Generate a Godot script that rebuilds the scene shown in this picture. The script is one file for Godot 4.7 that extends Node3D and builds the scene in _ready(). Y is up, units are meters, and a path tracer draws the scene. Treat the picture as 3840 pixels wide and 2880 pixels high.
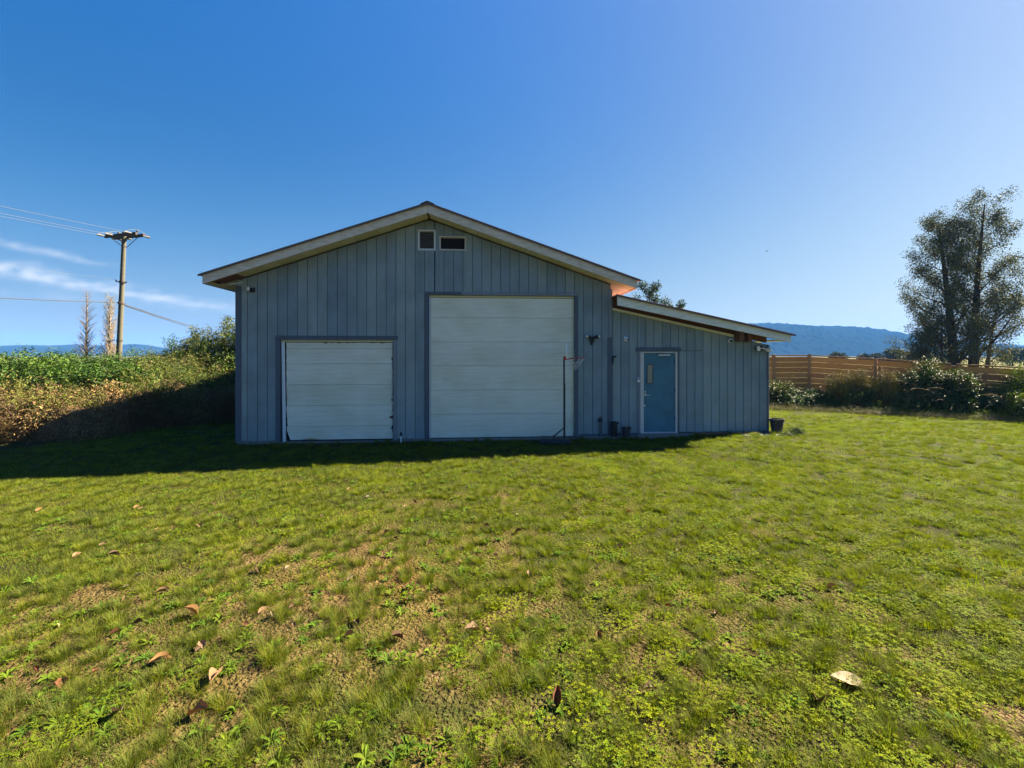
extends Node3D
# A blue-grey workshop barn with a lean-to on a rough lawn, brambles on both sides, a power pole, hills behind.
# World: metres, y up, the camera looks along -z. The barn's own axes: x along its front, z out of its front.

const EYE := Vector3(0, 2.15, 0)
const TURN := 0.0749            # the barn front recedes a little to the right
const BARN := Vector3(0, 0, -11.56)

var rng := RandomNumberGenerator.new()
var noise_a := FastNoiseLite.new()
var noise_b := FastNoiseLite.new()
var noise_c := FastNoiseLite.new()
var M := {}
var tex := {}
var names := {}

# ------------------------------------------------------------------ mesh builder
class MB:
	var v := PackedVector3Array()
	var n := PackedVector3Array()
	var c := PackedColorArray()
	var tint := Color(1, 1, 1)

	func tri3(a: Vector3, b: Vector3, d: Vector3, na: Vector3, nb: Vector3, nd: Vector3) -> void:
		if (b - a).cross(d - a).dot(na + nb + nd) > 0:
			v.append_array([a, d, b]); n.append_array([na, nd, nb])
		else:
			v.append_array([a, b, d]); n.append_array([na, nb, nd])
		c.append_array([tint, tint, tint])

	func tri(a: Vector3, b: Vector3, d: Vector3, out: Vector3) -> void:
		var k := (b - a).cross(d - a)
		if k.length_squared() < 1e-16:
			return
		k = k.normalized()
		if k.dot(out) < 0:
			k = -k
		tri3(a, b, d, k, k, k)

	func quad(a: Vector3, b: Vector3, d: Vector3, e: Vector3, out: Vector3) -> void:
		tri(a, b, d, out)
		tri(a, d, e, out)

	func box(at: Vector3, size: Vector3, basis := Basis(), bevel := 0.0) -> void:
		var h := size / 2
		var b := minf(bevel, minf(h.x, minf(h.y, h.z)) * 0.9)
		for axis in 3:
			for s in [-1.0, 1.0]:
				var u := (axis + 1) % 3
				var w := (axis + 2) % 3
				var p := []
				for k in [[-1, -1], [1, -1], [1, 1], [-1, 1]]:
					var q := Vector3()
					q[axis] = s * h[axis]
					q[u] = k[0] * (h[u] - b)
					q[w] = k[1] * (h[w] - b)
					p.append(at + basis * q)
				var o := Vector3()
				o[axis] = s
				quad(p[0], p[1], p[2], p[3], basis * o)
		if b <= 0:
			return
		for axis in 3:
			var u := (axis + 1) % 3
			var w := (axis + 2) % 3
			for su in [-1.0, 1.0]:
				for sw in [-1.0, 1.0]:
					var p := []
					for k in [[-1, 0], [1, 0], [1, 1], [-1, 1]]:
						var q := Vector3()
						q[axis] = k[0] * (h[axis] - b)
						q[u] = su * (h[u] - (b if k[1] else 0.0))
						q[w] = sw * (h[w] - (0.0 if k[1] else b))
						p.append(at + basis * q)
					var o := Vector3()
					o[u] = su
					o[w] = sw
					quad(p[0], p[1], p[2], p[3], basis * o)
		for sx in [-1.0, 1.0]:
			for sy in [-1.0, 1.0]:
				for sz in [-1.0, 1.0]:
					var k := Vector3(sx, sy, sz)
					tri(at + basis * (k * (h - Vector3(0, b, b))), at + basis * (k * (h - Vector3(b, 0, b))), at + basis * (k * (h - Vector3(b, b, 0))), basis * k)

	# a polygon in x-y pushed out from z0 to z1; its front (z1) drawn in by `inset` in x
	func prism(poly: PackedVector2Array, z0: float, z1: float, inset := 0.0) -> void:
		var mid := Vector2()
		for p in poly:
			mid += p / poly.size()
		var front := PackedVector2Array()
		for p in poly:
			front.append(Vector2(p.x - signf(p.x - mid.x) * inset, p.y))
		var t := Geometry2D.triangulate_polygon(poly)
		for i in range(0, t.size(), 3):
			var f := [front[t[i]], front[t[i + 1]], front[t[i + 2]]]
			tri(Vector3(f[0].x, f[0].y, z1), Vector3(f[1].x, f[1].y, z1), Vector3(f[2].x, f[2].y, z1), Vector3(0, 0, 1))
			var g := [poly[t[i]], poly[t[i + 1]], poly[t[i + 2]]]
			tri(Vector3(g[0].x, g[0].y, z0), Vector3(g[1].x, g[1].y, z0), Vector3(g[2].x, g[2].y, z0), Vector3(0, 0, -1))
		for i in poly.size():
			var a := poly[i]
			var b := poly[(i + 1) % poly.size()]
			var fa := front[i]
			var fb := front[(i + 1) % poly.size()]
			var o := (a + b) / 2 - mid
			var e := b - a
			var nn := Vector2(e.y, -e.x)
			if nn.dot(o) < 0:
				nn = -nn
			if inset > 0:
				var zm := z1 - inset
				quad(Vector3(a.x, a.y, z0), Vector3(b.x, b.y, z0), Vector3(b.x, b.y, zm), Vector3(a.x, a.y, zm), Vector3(nn.x, nn.y, 0))
				quad(Vector3(a.x, a.y, zm), Vector3(b.x, b.y, zm), Vector3(fb.x, fb.y, z1), Vector3(fa.x, fa.y, z1), Vector3(nn.x, nn.y, nn.length()))
			else:
				quad(Vector3(a.x, a.y, z0), Vector3(b.x, b.y, z0), Vector3(b.x, b.y, z1), Vector3(a.x, a.y, z1), Vector3(nn.x, nn.y, 0))

	func tube(pts: Array, radii: Array, sides := 8, caps := true) -> void:
		var rings := []
		var norms := []
		var side := Vector3()
		for i in pts.size():
			var d: Vector3 = (pts[mini(i + 1, pts.size() - 1)] - pts[maxi(i - 1, 0)])
			d = d.normalized()
			if side == Vector3():
				side = d.cross(Vector3.UP if absf(d.y) < 0.9 else Vector3.RIGHT).normalized()
			side = (side - d * side.dot(d)).normalized()
			var up := d.cross(side)
			var ring := []
			var nr := []
			for k in sides:
				var a := TAU * k / sides
				var o := side * cos(a) + up * sin(a)
				ring.append(pts[i] + o * radii[i])
				nr.append(o)
			rings.append(ring)
			norms.append(nr)
		for i in pts.size() - 1:
			for k in sides:
				var l := (k + 1) % sides
				tri3(rings[i][k], rings[i][l], rings[i + 1][l], norms[i][k], norms[i][l], norms[i + 1][l])
				if radii[i + 1] > 0.0005:
					tri3(rings[i][k], rings[i + 1][l], rings[i + 1][k], norms[i][k], norms[i + 1][l], norms[i + 1][k])
		if caps:
			for e in [0, pts.size() - 1]:
				var d: Vector3 = pts[0] - pts[1] if e == 0 else pts[e] - pts[e - 1]
				for k in range(1, sides - 1):
					tri(rings[e][0], rings[e][k], rings[e][k + 1], d)

	# profile of (radius, height) turned about y
	func lathe(at: Vector3, prof: Array, sides := 20, basis := Basis()) -> void:
		for i in prof.size() - 1:
			var a: Vector2 = prof[i]
			var b: Vector2 = prof[i + 1]
			var t := b - a
			var nn := Vector2(t.y, -t.x).normalized()
			for k in sides:
				var p := []
				var q := []
				for w in [k, k + 1]:
					var ang: float = TAU * w / sides
					var r := Vector3(cos(ang), 0, sin(ang))
					p.append([at + basis * (r * a.x + Vector3(0, a.y, 0)), at + basis * (r * b.x + Vector3(0, b.y, 0))])
					q.append(basis * (r * nn.x + Vector3(0, nn.y, 0)))
				tri3(p[0][0], p[1][0], p[1][1], q[0], q[1], q[1])
				tri3(p[0][0], p[1][1], p[0][1], q[0], q[1], q[0])

	func mesh() -> ArrayMesh:
		var a := []
		a.resize(Mesh.ARRAY_MAX)
		a[Mesh.ARRAY_VERTEX] = v
		a[Mesh.ARRAY_NORMAL] = n
		a[Mesh.ARRAY_COLOR] = c
		var m := ArrayMesh.new()
		m.add_surface_from_arrays(Mesh.PRIMITIVE_TRIANGLES, a)
		return m

# ------------------------------------------------------------------ scene helpers
func numbered(called: String) -> String:
	var k: int = names.get(called, 0)
	names[called] = k + 1
	return called if k == 0 else "%s_%03d" % [called, k]

func tag(o: Node, label := "", category := "", group := "", kind := "") -> void:
	if label: o.set_meta("label", label)
	if category: o.set_meta("category", category)
	if group: o.set_meta("group", group)
	if kind: o.set_meta("kind", kind)

func thing(called: String, label: String, category: String, at := Vector3.ZERO, turn := 0.0, group := "") -> Node3D:
	var o := Node3D.new()
	o.name = numbered(called)
	add_child(o)
	o.position = at
	o.rotation.y = turn
	tag(o, label, category, group)
	return o

func put(called: String, mb, m: Material, parent: Node = self, kind := "") -> MeshInstance3D:
	var o := MeshInstance3D.new()
	o.name = numbered(called) if parent == self else called
	o.mesh = mb.mesh() if mb is MB else mb
	o.material_override = m
	parent.add_child(o, true)
	if kind: o.set_meta("kind", kind)
	return o

func scatter(called: String, m: Mesh, mat: Material, places: Array, colors: Array, parent: Node = self) -> MultiMeshInstance3D:
	var mm := MultiMesh.new()
	mm.transform_format = MultiMesh.TRANSFORM_3D
	mm.use_colors = true
	mm.mesh = m
	mm.instance_count = places.size()
	for i in places.size():
		mm.set_instance_transform(i, places[i])
		mm.set_instance_color(i, colors[i])
	var o := MultiMeshInstance3D.new()
	o.name = numbered(called) if parent == self else called
	o.multimesh = mm
	o.material_override = mat
	o.set_meta("kind", "stuff")
	parent.add_child(o, true)
	return o

func ntex(freq: float, lo: Color, hi: Color, mid := 0.5, octaves := 4, normal := false, kind := FastNoiseLite.TYPE_SIMPLEX_SMOOTH, size := 512, bump := 4.0) -> NoiseTexture2D:
	var key := [freq, lo, hi, mid, octaves, normal, kind, size]
	if tex.has(key):
		return tex[key]
	var f := FastNoiseLite.new()
	f.noise_type = kind
	f.frequency = freq
	f.fractal_octaves = octaves
	f.seed = tex.size() + 3
	var t := NoiseTexture2D.new()
	t.width = size
	t.height = size
	t.seamless = true
	t.noise = f
	if normal:
		t.as_normal_map = true
		t.bump_strength = bump
	else:
		var g := Gradient.new()
		g.offsets = PackedFloat32Array([clampf(mid - 0.3, 0, 1), clampf(mid + 0.3, 0, 1)])
		g.colors = PackedColorArray([lo.linear_to_srgb(), hi.linear_to_srgb()])
		t.color_ramp = g
	tex[key] = t
	return t

func grey(x: float) -> Color:
	return Color(x, x, x)

# colour is a linear, real-world base colour
func mat(called: String, c: Color, rough := 0.8, o := {}) -> StandardMaterial3D:
	var m := StandardMaterial3D.new()
	m.resource_name = called
	m.albedo_color = c.linear_to_srgb()
	m.roughness = rough
	m.metallic = o.get("metal", 0.0)
	m.metallic_specular = o.get("spec", 0.4)
	m.cull_mode = BaseMaterial3D.CULL_DISABLED
	if o.has("tone"):
		m.albedo_texture = o.tone
		m.uv1_triplanar = true
		m.uv1_world_triplanar = true
		m.uv1_scale = o.get("scale", Vector3.ONE)
	if o.has("stain"):
		m.detail_enabled = true
		m.detail_albedo = o.stain
		m.detail_blend_mode = BaseMaterial3D.BLEND_MODE_MUL
		m.detail_uv_layer = BaseMaterial3D.DETAIL_UV_2
		m.uv2_triplanar = true
		m.uv2_world_triplanar = true
		m.uv2_scale = o.get("stain_scale", Vector3.ONE * 0.3)
	if o.has("relief"):
		m.heightmap_enabled = true
		m.heightmap_texture = o.relief
		m.heightmap_scale = o.get("relief_cm", 0.2)
		m.uv1_triplanar = true
		m.uv1_world_triplanar = true
		m.uv1_scale = o.get("scale", Vector3.ONE)
	if o.get("vertex", false):
		m.vertex_color_use_as_albedo = true
	if o.has("back"):
		m.backlight_enabled = true
		m.backlight = o.back
	M[called] = m
	return m

func rnd(a: float, b: float) -> float:
	return rng.randf_range(a, b)

func smooth(a: float, b: float, x: float) -> float:
	return smoothstep(a, b, x)

# from the barn's own axes to the world
func bp(s: float, y: float, n: float) -> Vector3:
	return BARN + Basis(Vector3.UP, TURN) * Vector3(s, y, n)

# height of the ground; d is the distance in front of the camera
func land(x: float, z: float) -> float:
	var d := -z
	var h := 0.10 * smooth(2.6, 6.5, x) * smooth(7.0, 11.0, d)
	h += 0.035 * noise_c.get_noise_2d(x * 0.8, z * 0.8) * smooth(0.5, 2.0, absf(d - 11.4))
	h -= 0.02 * smooth(-2.0, -6.0, x)
	return h

# how worn the turf is: 0 lush, 1 bare
func worn(x: float, z: float) -> float:
	var d := -z
	var w := 0.40 * noise_a.get_noise_2d(x * 1.0, z * 1.0) + 0.60 * noise_b.get_noise_2d(x * 1.5, z * 1.5) * smooth(9.0, 3.0, d) + 0.27
	w += 0.34 * exp(-pow((x + 1.3) / 2.6, 2) - pow((d - 3.9) / 1.7, 2))
	w += 0.12 * exp(-pow((x - 2.2) / 1.6, 2) - pow((d - 3.2) / 0.9, 2))
	w += 0.30 * exp(-pow((x + 1.15) / 0.55, 2) - pow((d - 4.35) / 0.40, 2))       # a mossy bald spot
	w -= 0.30 * smooth(6.5, 9.5, d)
	w -= 0.15 * smooth(2.0, 5.0, x)
	return clampf(w, 0.0, 1.0)

# ------------------------------------------------------------------ camera, sky, sun
func sky_color(dir: Vector3, sun: Vector3) -> Color:
	var y := maxf(dir.y, 0.0)
	var c := Color()
	var hz := Vector3(0.58, 0.56, 0.52)
	var zn := Vector3(0.000, 0.155, 0.60)
	var k := Vector3(exp(-y / 0.11), exp(-y / 0.17), exp(-y / 0.34))
	var th := rad_to_deg(acos(clampf(dir.dot(sun), -1, 1)))
	var g := 1.42 * exp(-th / 22.0) * (0.5 + 1.2 * exp(-pow(y / 0.3, 2)))
	var away := 1.0 - 0.22 * smoothstep(45.0, 95.0, th) * smoothstep(0.1, 0.42, y)     # deeper blue away from the sun
	for i in 3:
		c[i] = lerpf(zn[i], hz[i], k[i]) * away + g * [1.0, 0.96, 0.72][i]
	return c

func make_sky(sun: Vector3) -> PanoramaSkyMaterial:
	# smooth air first, small, then enlarged; wisps of high cloud after that
	var low := Image.create_empty(528, 256, false, Image.FORMAT_RGBAF)
	for py in 256:
		var el := PI / 2 - (py + 0.5) / 256.0 * PI
		for px in 528:
			var az := (px - 8 + 0.5) / 512.0 * TAU
			low.set_pixel(px, py, sky_color(Vector3(sin(az) * cos(el), sin(el), -cos(az) * cos(el)), sun))
	low.resize(2112, 1024, Image.INTERPOLATE_BILINEAR)
	var im := low.get_region(Rect2i(32, 0, 2048, 1024))
	# wisps: a long band and a shorter one above it, both sinking to the right, lying to the left of the view
	var f := FastNoiseLite.new()
	f.seed = 11
	f.frequency = 0.9
	f.fractal_octaves = 5
	for px in range(1690, 1985):
		var az := (px + 0.5) / 2048.0 * TAU - TAU
		for py in range(420, 512):
			var el := PI / 2 - (py + 0.5) / 1024.0 * PI
			var u := tan(az)                     # position along and above the horizon on a distant wall
			var w := tan(el) / cos(az)
			var wob := f.get_noise_2d(u * 5.0, w * 16.0)
			var fine := 0.55 + 0.75 * f.get_noise_2d(u * 16.0 + 7.0, w * 60.0)
			var a := 0.0
			for band in [[-1.19, 0.200, -0.50, 0.095, 0.021, 0.95], [-1.19, 0.272, -0.86, 0.199, 0.012, 0.70], [-0.80, 0.118, -0.42, 0.10, 0.016, 0.22]]:
				var t: float = (u - band[0]) / (band[2] - band[0])
				var mid: float = lerpf(band[1], band[3], t) + 0.012 * wob - 0.012 * sin(PI * clampf(t, 0, 1))
				var thick: float = band[4] * (0.65 + 0.6 * wob) * lerpf(1.15, 0.75, clampf(t, 0, 1))
				var across := (w - mid) / maxf(thick, 0.003)
				var edge := exp(-across * across * (0.8 if across > 0 else 1.6))
				a = maxf(a, edge * band[5] * fine * smooth(1.08, 0.6, t) * smooth(-1.2, -0.4, t))
			if a > 0.003:
				var c := im.get_pixel(px, py)
				im.set_pixel(px, py, c.lerp(Color(0.80, 0.84, 0.90), clampf(a, 0, 0.85)))
	var m := PanoramaSkyMaterial.new()
	m.panorama = ImageTexture.create_from_image(im)
	return m

func setting() -> void:
	var cam := Camera3D.new()
	cam.name = "camera"
	cam.projection = Camera3D.PROJECTION_FRUSTUM
	cam.near = 0.1
	cam.far = 9000.0
	cam.size = 0.1 * 768.0 / 455.0                     # 455 pixels to the unit at this lens
	cam.frustum_offset = Vector2(0, -0.1 * 28.5 / 455.0)   # lens shifted down, uprights stay upright
	cam.position = EYE
	add_child(cam)
	cam.current = true
	var sun_dir := Vector3(1.2, 1.0, -0.53).normalized()
	var sun := DirectionalLight3D.new()
	sun.name = "sun"
	sun.light_energy = 1.6
	sun.light_color = Color(1.0, 0.93, 0.80)
	sun.light_angular_distance = 0.5
	sun.shadow_enabled = true
	add_child(sun)
	sun.look_at_from_position(sun_dir * 50.0, Vector3.ZERO)
	var e := Environment.new()
	e.background_mode = Environment.BG_SKY
	e.sky = Sky.new()
	e.sky.sky_material = make_sky(sun_dir)
	e.background_energy_multiplier = 0.158
	e.tonemap_mode = Environment.TONE_MAPPER_LINEAR
	e.tonemap_exposure = 6.9
	e.ssao_enabled = true
	e.ssil_enabled = true
	e.sdfgi_enabled = true
	e.fog_enabled = true
	e.fog_density = 0.00022
	e.fog_light_color = Color(0.36, 0.64, 1.0)
	var w := WorldEnvironment.new()
	w.name = "environment"
	w.environment = e
	add_child(w)

# ------------------------------------------------------------------ materials
func materials() -> void:
	var streak := ntex(0.02, grey(0.90), grey(1.0), 0.5, 5)
	var fine := ntex(0.06, grey(0.78), grey(1.0), 0.5, 4)
	var blot := ntex(0.008, grey(0.80), grey(1.0), 0.45, 4)
	var bumps := ntex(0.08, grey(0.0), grey(1.0), 0.5, 3)
	var tones := [Color(0.280, 0.325, 0.320), Color(0.262, 0.310, 0.315), Color(0.292, 0.335, 0.325), Color(0.250, 0.300, 0.312), Color(0.275, 0.328, 0.318)]
	for k in 5:
		mat("siding_%d" % k, tones[k], 0.62, {"vertex": true, "tone": streak, "scale": Vector3(2.3, 0.22, 2.3), "stain": blot, "stain_scale": Vector3(0.31, 0.2, 0.31), "relief": bumps, "relief_cm": 0.03})
	mat("wall", Color(0.05, 0.065, 0.085), 0.8)
	mat("trim", Color(0.085, 0.100, 0.125), 0.6, {"tone": streak, "scale": Vector3(0.8, 0.8, 0.8)})
	mat("trim_pale", Color(0.20, 0.215, 0.235), 0.6, {"tone": streak, "scale": Vector3(0.8, 0.8, 0.8)})
	mat("fascia", Color(0.74, 0.63, 0.51), 0.75, {"tone": ntex(0.015, Color(0.78, 0.75, 0.70), grey(1.0), 0.42, 5), "scale": Vector3(0.35, 1.6, 1.0), "stain": fine, "stain_scale": Vector3(1.5, 3, 1.5)})
	mat("fascia_pale", Color(0.86, 0.83, 0.72), 0.75, {"tone": ntex(0.015, Color(0.84, 0.82, 0.76), grey(1.0), 0.40, 5), "scale": Vector3(0.4, 1.6, 1.0), "stain": fine, "stain_scale": Vector3(1.5, 3, 1.5)})
	mat("soffit", Color(0.66, 0.60, 0.36), 0.8, {"tone": streak, "scale": Vector3(1.2, 1.2, 1.2)})
	mat("soffit_b", Color(0.72, 0.66, 0.43), 0.8, {"tone": streak, "scale": Vector3(1.1, 1.1, 1.1)})
	mat("rafter", Color(0.30, 0.22, 0.13), 0.85, {"tone": streak, "scale": Vector3(1.2, 1.2, 1.2)})
	mat("rust_wood", Color(0.20, 0.09, 0.055), 0.9, {"tone": fine, "scale": Vector3(2, 2, 2)})
	mat("dark", Color(0.012, 0.010, 0.010), 0.9)
	mat("door_white", Color(0.75, 0.71, 0.59), 0.5, {"tone": ntex(0.012, Color(0.90, 0.90, 0.87), grey(1.0), 0.42, 5), "scale": Vector3(0.25, 2.6, 0.25), "stain": ntex(0.01, Color(0.86, 0.86, 0.78), grey(1.0), 0.36, 5), "stain_scale": Vector3(0.12, 0.2, 0.12), "relief": bumps, "relief_cm": 0.02})
	mat("door_white_b", Color(0.725, 0.69, 0.575), 0.5, {"tone": ntex(0.012, Color(0.90, 0.90, 0.87), grey(1.0), 0.42, 5), "scale": Vector3(0.25, 2.6, 0.25), "stain": ntex(0.01, Color(0.86, 0.86, 0.78), grey(1.0), 0.36, 5), "stain_scale": Vector3(0.12, 0.2, 0.12), "relief": bumps, "relief_cm": 0.02})
	mat("white_paint", Color(0.72, 0.73, 0.74), 0.55, {"tone": fine, "scale": Vector3(1, 1, 1)})
	mat("vent_frame", Color(0.62, 0.64, 0.66), 0.6, {"tone": fine, "scale": Vector3(1.4, 1.4, 1.4)})
	mat("vent_slat", Color(0.14, 0.12, 0.10), 0.7)
	mat("rust", Color(0.42, 0.27, 0.11), 0.9, {"tone": ntex(0.03, grey(0.5), grey(1.0)), "scale": Vector3(2, 2, 2)})
	mat("red_metal", Color(0.26, 0.11, 0.088), 0.55, {"metal": 0.0, "spec": 0.5, "tone": blot, "scale": Vector3(0.4, 0.4, 0.4)})
	mat("roof_edge", Color(0.11, 0.085, 0.075), 0.6)
	mat("concrete", Color(0.21, 0.19, 0.17), 0.9, {"tone": ntex(0.02, grey(0.62), grey(1.0), 0.5, 5), "scale": Vector3(0.8, 0.8, 0.8), "relief": bumps, "relief_cm": 0.3})
	mat("steel_door", Color(0.055, 0.165, 0.225), 0.45, {"tone": blot, "scale": Vector3(0.5, 0.5, 0.5)})
	mat("door_frame_paint", Color(0.60, 0.55, 0.50), 0.6, {"tone": fine, "scale": Vector3(1, 1, 1)})
	mat("steel", Color(0.55, 0.56, 0.57), 0.35, {"metal": 0.9})
	mat("galvanised", Color(0.50, 0.52, 0.54), 0.5, {"metal": 0.6})
	mat("black_plastic", Color(0.018, 0.019, 0.021), 0.5)
	mat("dark_plastic", Color(0.035, 0.032, 0.036), 0.55)
	mat("white_plastic", Color(0.74, 0.74, 0.72), 0.4)
	mat("red_plastic", Color(0.48, 0.045, 0.03), 0.45)
	mat("lamp_glass", Color(0.70, 0.68, 0.60), 0.2)
	mat("wire_glass", Color(0.22, 0.22, 0.18), 0.08, {"spec": 0.6})
	mat("net", Color(0.55, 0.56, 0.56), 0.9)
	mat("pole_wood", Color(0.105, 0.10, 0.07), 0.85, {"tone": ntex(0.02, grey(0.6), grey(1.0), 0.5, 5), "scale": Vector3(2.5, 0.35, 2.5)})
	mat("arm_wood", Color(0.055, 0.042, 0.038), 0.85)
	mat("insulator", Color(0.055, 0.058, 0.065), 0.5)
	mat("wire", Color(0.10, 0.115, 0.14), 0.7)
	mat("cable", Color(0.035, 0.04, 0.055), 0.6)
	for k in 4:
		mat("cedar_%d" % k, [Color(0.62, 0.275, 0.076), Color(0.56, 0.235, 0.064), Color(0.66, 0.310, 0.09), Color(0.50, 0.21, 0.07)][k], 0.75, {"tone": ntex(0.018, grey(0.66), grey(1.0), 0.5, 5), "scale": Vector3(0.5, 3.0, 0.5)})
	mat("cedar_post", Color(0.40, 0.205, 0.085), 0.8, {"tone": ntex(0.018, grey(0.66), grey(1.0), 0.5, 5), "scale": Vector3(2.5, 0.5, 2.5)})
	mat("soil", Color(1, 1, 1), 0.95, {"vertex": true, "spec": 0.2, "tone": ntex(0.03, Color(0.55, 0.50, 0.45), grey(1.0), 0.5, 5, false, FastNoiseLite.TYPE_SIMPLEX_SMOOTH, 1024), "scale": Vector3(0.9, 0.9, 0.9), "stain": ntex(0.05, Color(0.62, 0.60, 0.50), grey(1.0), 0.5, 4), "stain_scale": Vector3(0.13, 0.13, 0.13), "relief": ntex(0.05, grey(0), grey(1), 0.5, 4), "relief_cm": 2.0})
	mat("grass", Color(1, 1, 1), 0.75, {"vertex": true, "spec": 0.16, "back": Color(0.90, 0.95, 0.30)})
	mat("straw", Color(1, 1, 1), 0.7, {"vertex": true, "spec": 0.25, "back": Color(0.35, 0.32, 0.25)})
	mat("leaf", Color(1, 1, 1), 0.6, {"vertex": true, "spec": 0.3, "back": Color(0.55, 0.62, 0.22)})
	mat("tree_leaf", Color(1, 1, 1), 0.65, {"vertex": true, "spec": 0.22, "back": Color(0.42, 0.45, 0.20)})
	mat("dry_leaf", Color(1, 1, 1), 0.7, {"vertex": true, "spec": 0.3, "back": Color(0.45, 0.38, 0.26), "tone": ntex(0.05, grey(0.6), grey(1.0), 0.5, 4), "scale": Vector3(6, 6, 6)})
	mat("bark", Color(0.075, 0.062, 0.052), 0.95, {"tone": ntex(0.03, grey(0.5), grey(1.0), 0.5, 5), "scale": Vector3(1.4, 0.4, 1.4)})
	mat("pale_twig", Color(0.30, 0.235, 0.18), 0.9)
	mat("grey_twig", Color(0.15, 0.12, 0.095), 0.9)
	mat("cane", Color(0.20, 0.135, 0.08), 0.85)
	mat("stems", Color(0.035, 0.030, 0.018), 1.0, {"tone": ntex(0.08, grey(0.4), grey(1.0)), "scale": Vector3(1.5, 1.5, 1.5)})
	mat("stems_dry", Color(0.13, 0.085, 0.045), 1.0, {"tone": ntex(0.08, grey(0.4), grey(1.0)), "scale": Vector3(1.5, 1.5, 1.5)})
	mat("hill_far", Color(0.010, 0.016, 0.014), 1.0, {"spec": 0.0, "tone": ntex(0.03, grey(0.6), grey(1.0)), "scale": Vector3.ONE * 0.002})
	mat("hill_near", Color(0.009, 0.015, 0.010), 1.0, {"spec": 0.0, "tone": ntex(0.05, grey(0.45), grey(1.0), 0.5, 5), "scale": Vector3.ONE * 0.004})
	mat("pebble", Color(0.42, 0.38, 0.33), 0.9)

# ------------------------------------------------------------------ ground and hills
func graded(spots: Array) -> Array:
	var out := []
	for i in spots.size() - 1:
		var a: Array = spots[i]
		var b: Array = spots[i + 1]
		var x: float = a[0]
		while x < b[0] - 1e-3:
			out.append(x)
			x += a[1]
	out.append(spots[-1][0])
	return out

func ground() -> void:
	var xs := graded([[-2600, 550], [-1500, 400], [-300, 60], [-60, 6], [-24, 1.0], [-9, 0.25], [8, 0.5], [24, 3], [60, 40], [300, 300], [1500, 550], [2600, 1]])
	var zs := graded([[-2600, 550], [-1500, 300], [-300, 40], [-60, 5], [-24, 1], [-14, 0.25], [-1, 1], [20, 20], [100, 200], [900, 1]])
	var mb := MB.new()
	var P := []
	var C := []
	for z in zs:
		for x in xs:
			var inside: bool = absf(x) < 60 and z > -60 and z < 20
			P.append(Vector3(x, land(x, z) if inside else 0.0, z))
			var w := worn(x, z)
			var d: float = -z
			var soil := Color(0.150, 0.100, 0.058).lerp(Color(0.135, 0.115, 0.036), clampf(0.5 + noise_b.get_noise_2d(x * 0.6 + 40, z * 0.6), 0, 1))
			soil = soil.lerp(Color(0.165, 0.112, 0.042), exp(-pow((x + 1.15) / 0.75, 2) - pow((d - 4.35) / 0.55, 2)))
			var under := Color(0.050, 0.058, 0.016)
			var c := under.lerp(soil, smooth(0.25, 0.6, w))
			if d > 24 or absf(x) > 26:
				c = Color(0.115, 0.125, 0.022)
			# trodden earth by the small door and at the barn corner
			var q := Basis(Vector3.UP, -TURN) * (Vector3(x, 0, z) - BARN)
			var earth := smooth(0.75, 0.15, absf(q.z - 0.1)) * smooth(0.6, 0.1, maxf(0.0, maxf(-5.6 - q.x, q.x + 2.7)))
			earth = maxf(earth, smooth(0.9, 0.2, Vector2(q.x + 6.9, q.z - 0.15).length()))
			c = c.lerp(Color(0.060, 0.040, 0.028), earth)
			C.append(c)
	var nx := xs.size()
	for j in zs.size() - 1:
		for i in nx - 1:
			var k := [j * nx + i, j * nx + i + 1, (j + 1) * nx + i + 1, (j + 1) * nx + i]
			for t in [[0, 1, 2], [0, 2, 3]]:
				var a: int = k[t[0]]
				var b: int = k[t[1]]
				var d2: int = k[t[2]]
				mb.v.append_array([P[a], P[b], P[d2]])
				mb.n.append_array([Vector3.UP, Vector3.UP, Vector3.UP])
				mb.c.append_array([C[a], C[b], C[d2]])
	var st := SurfaceTool.new()
	st.create_from(mb.mesh(), 0)
	st.index()
	st.generate_normals()
	var o := put("ground", st.commit(), M.soil)
	tag(o, "rough lawn ground running out to flat fields", "", "", "structure")

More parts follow.
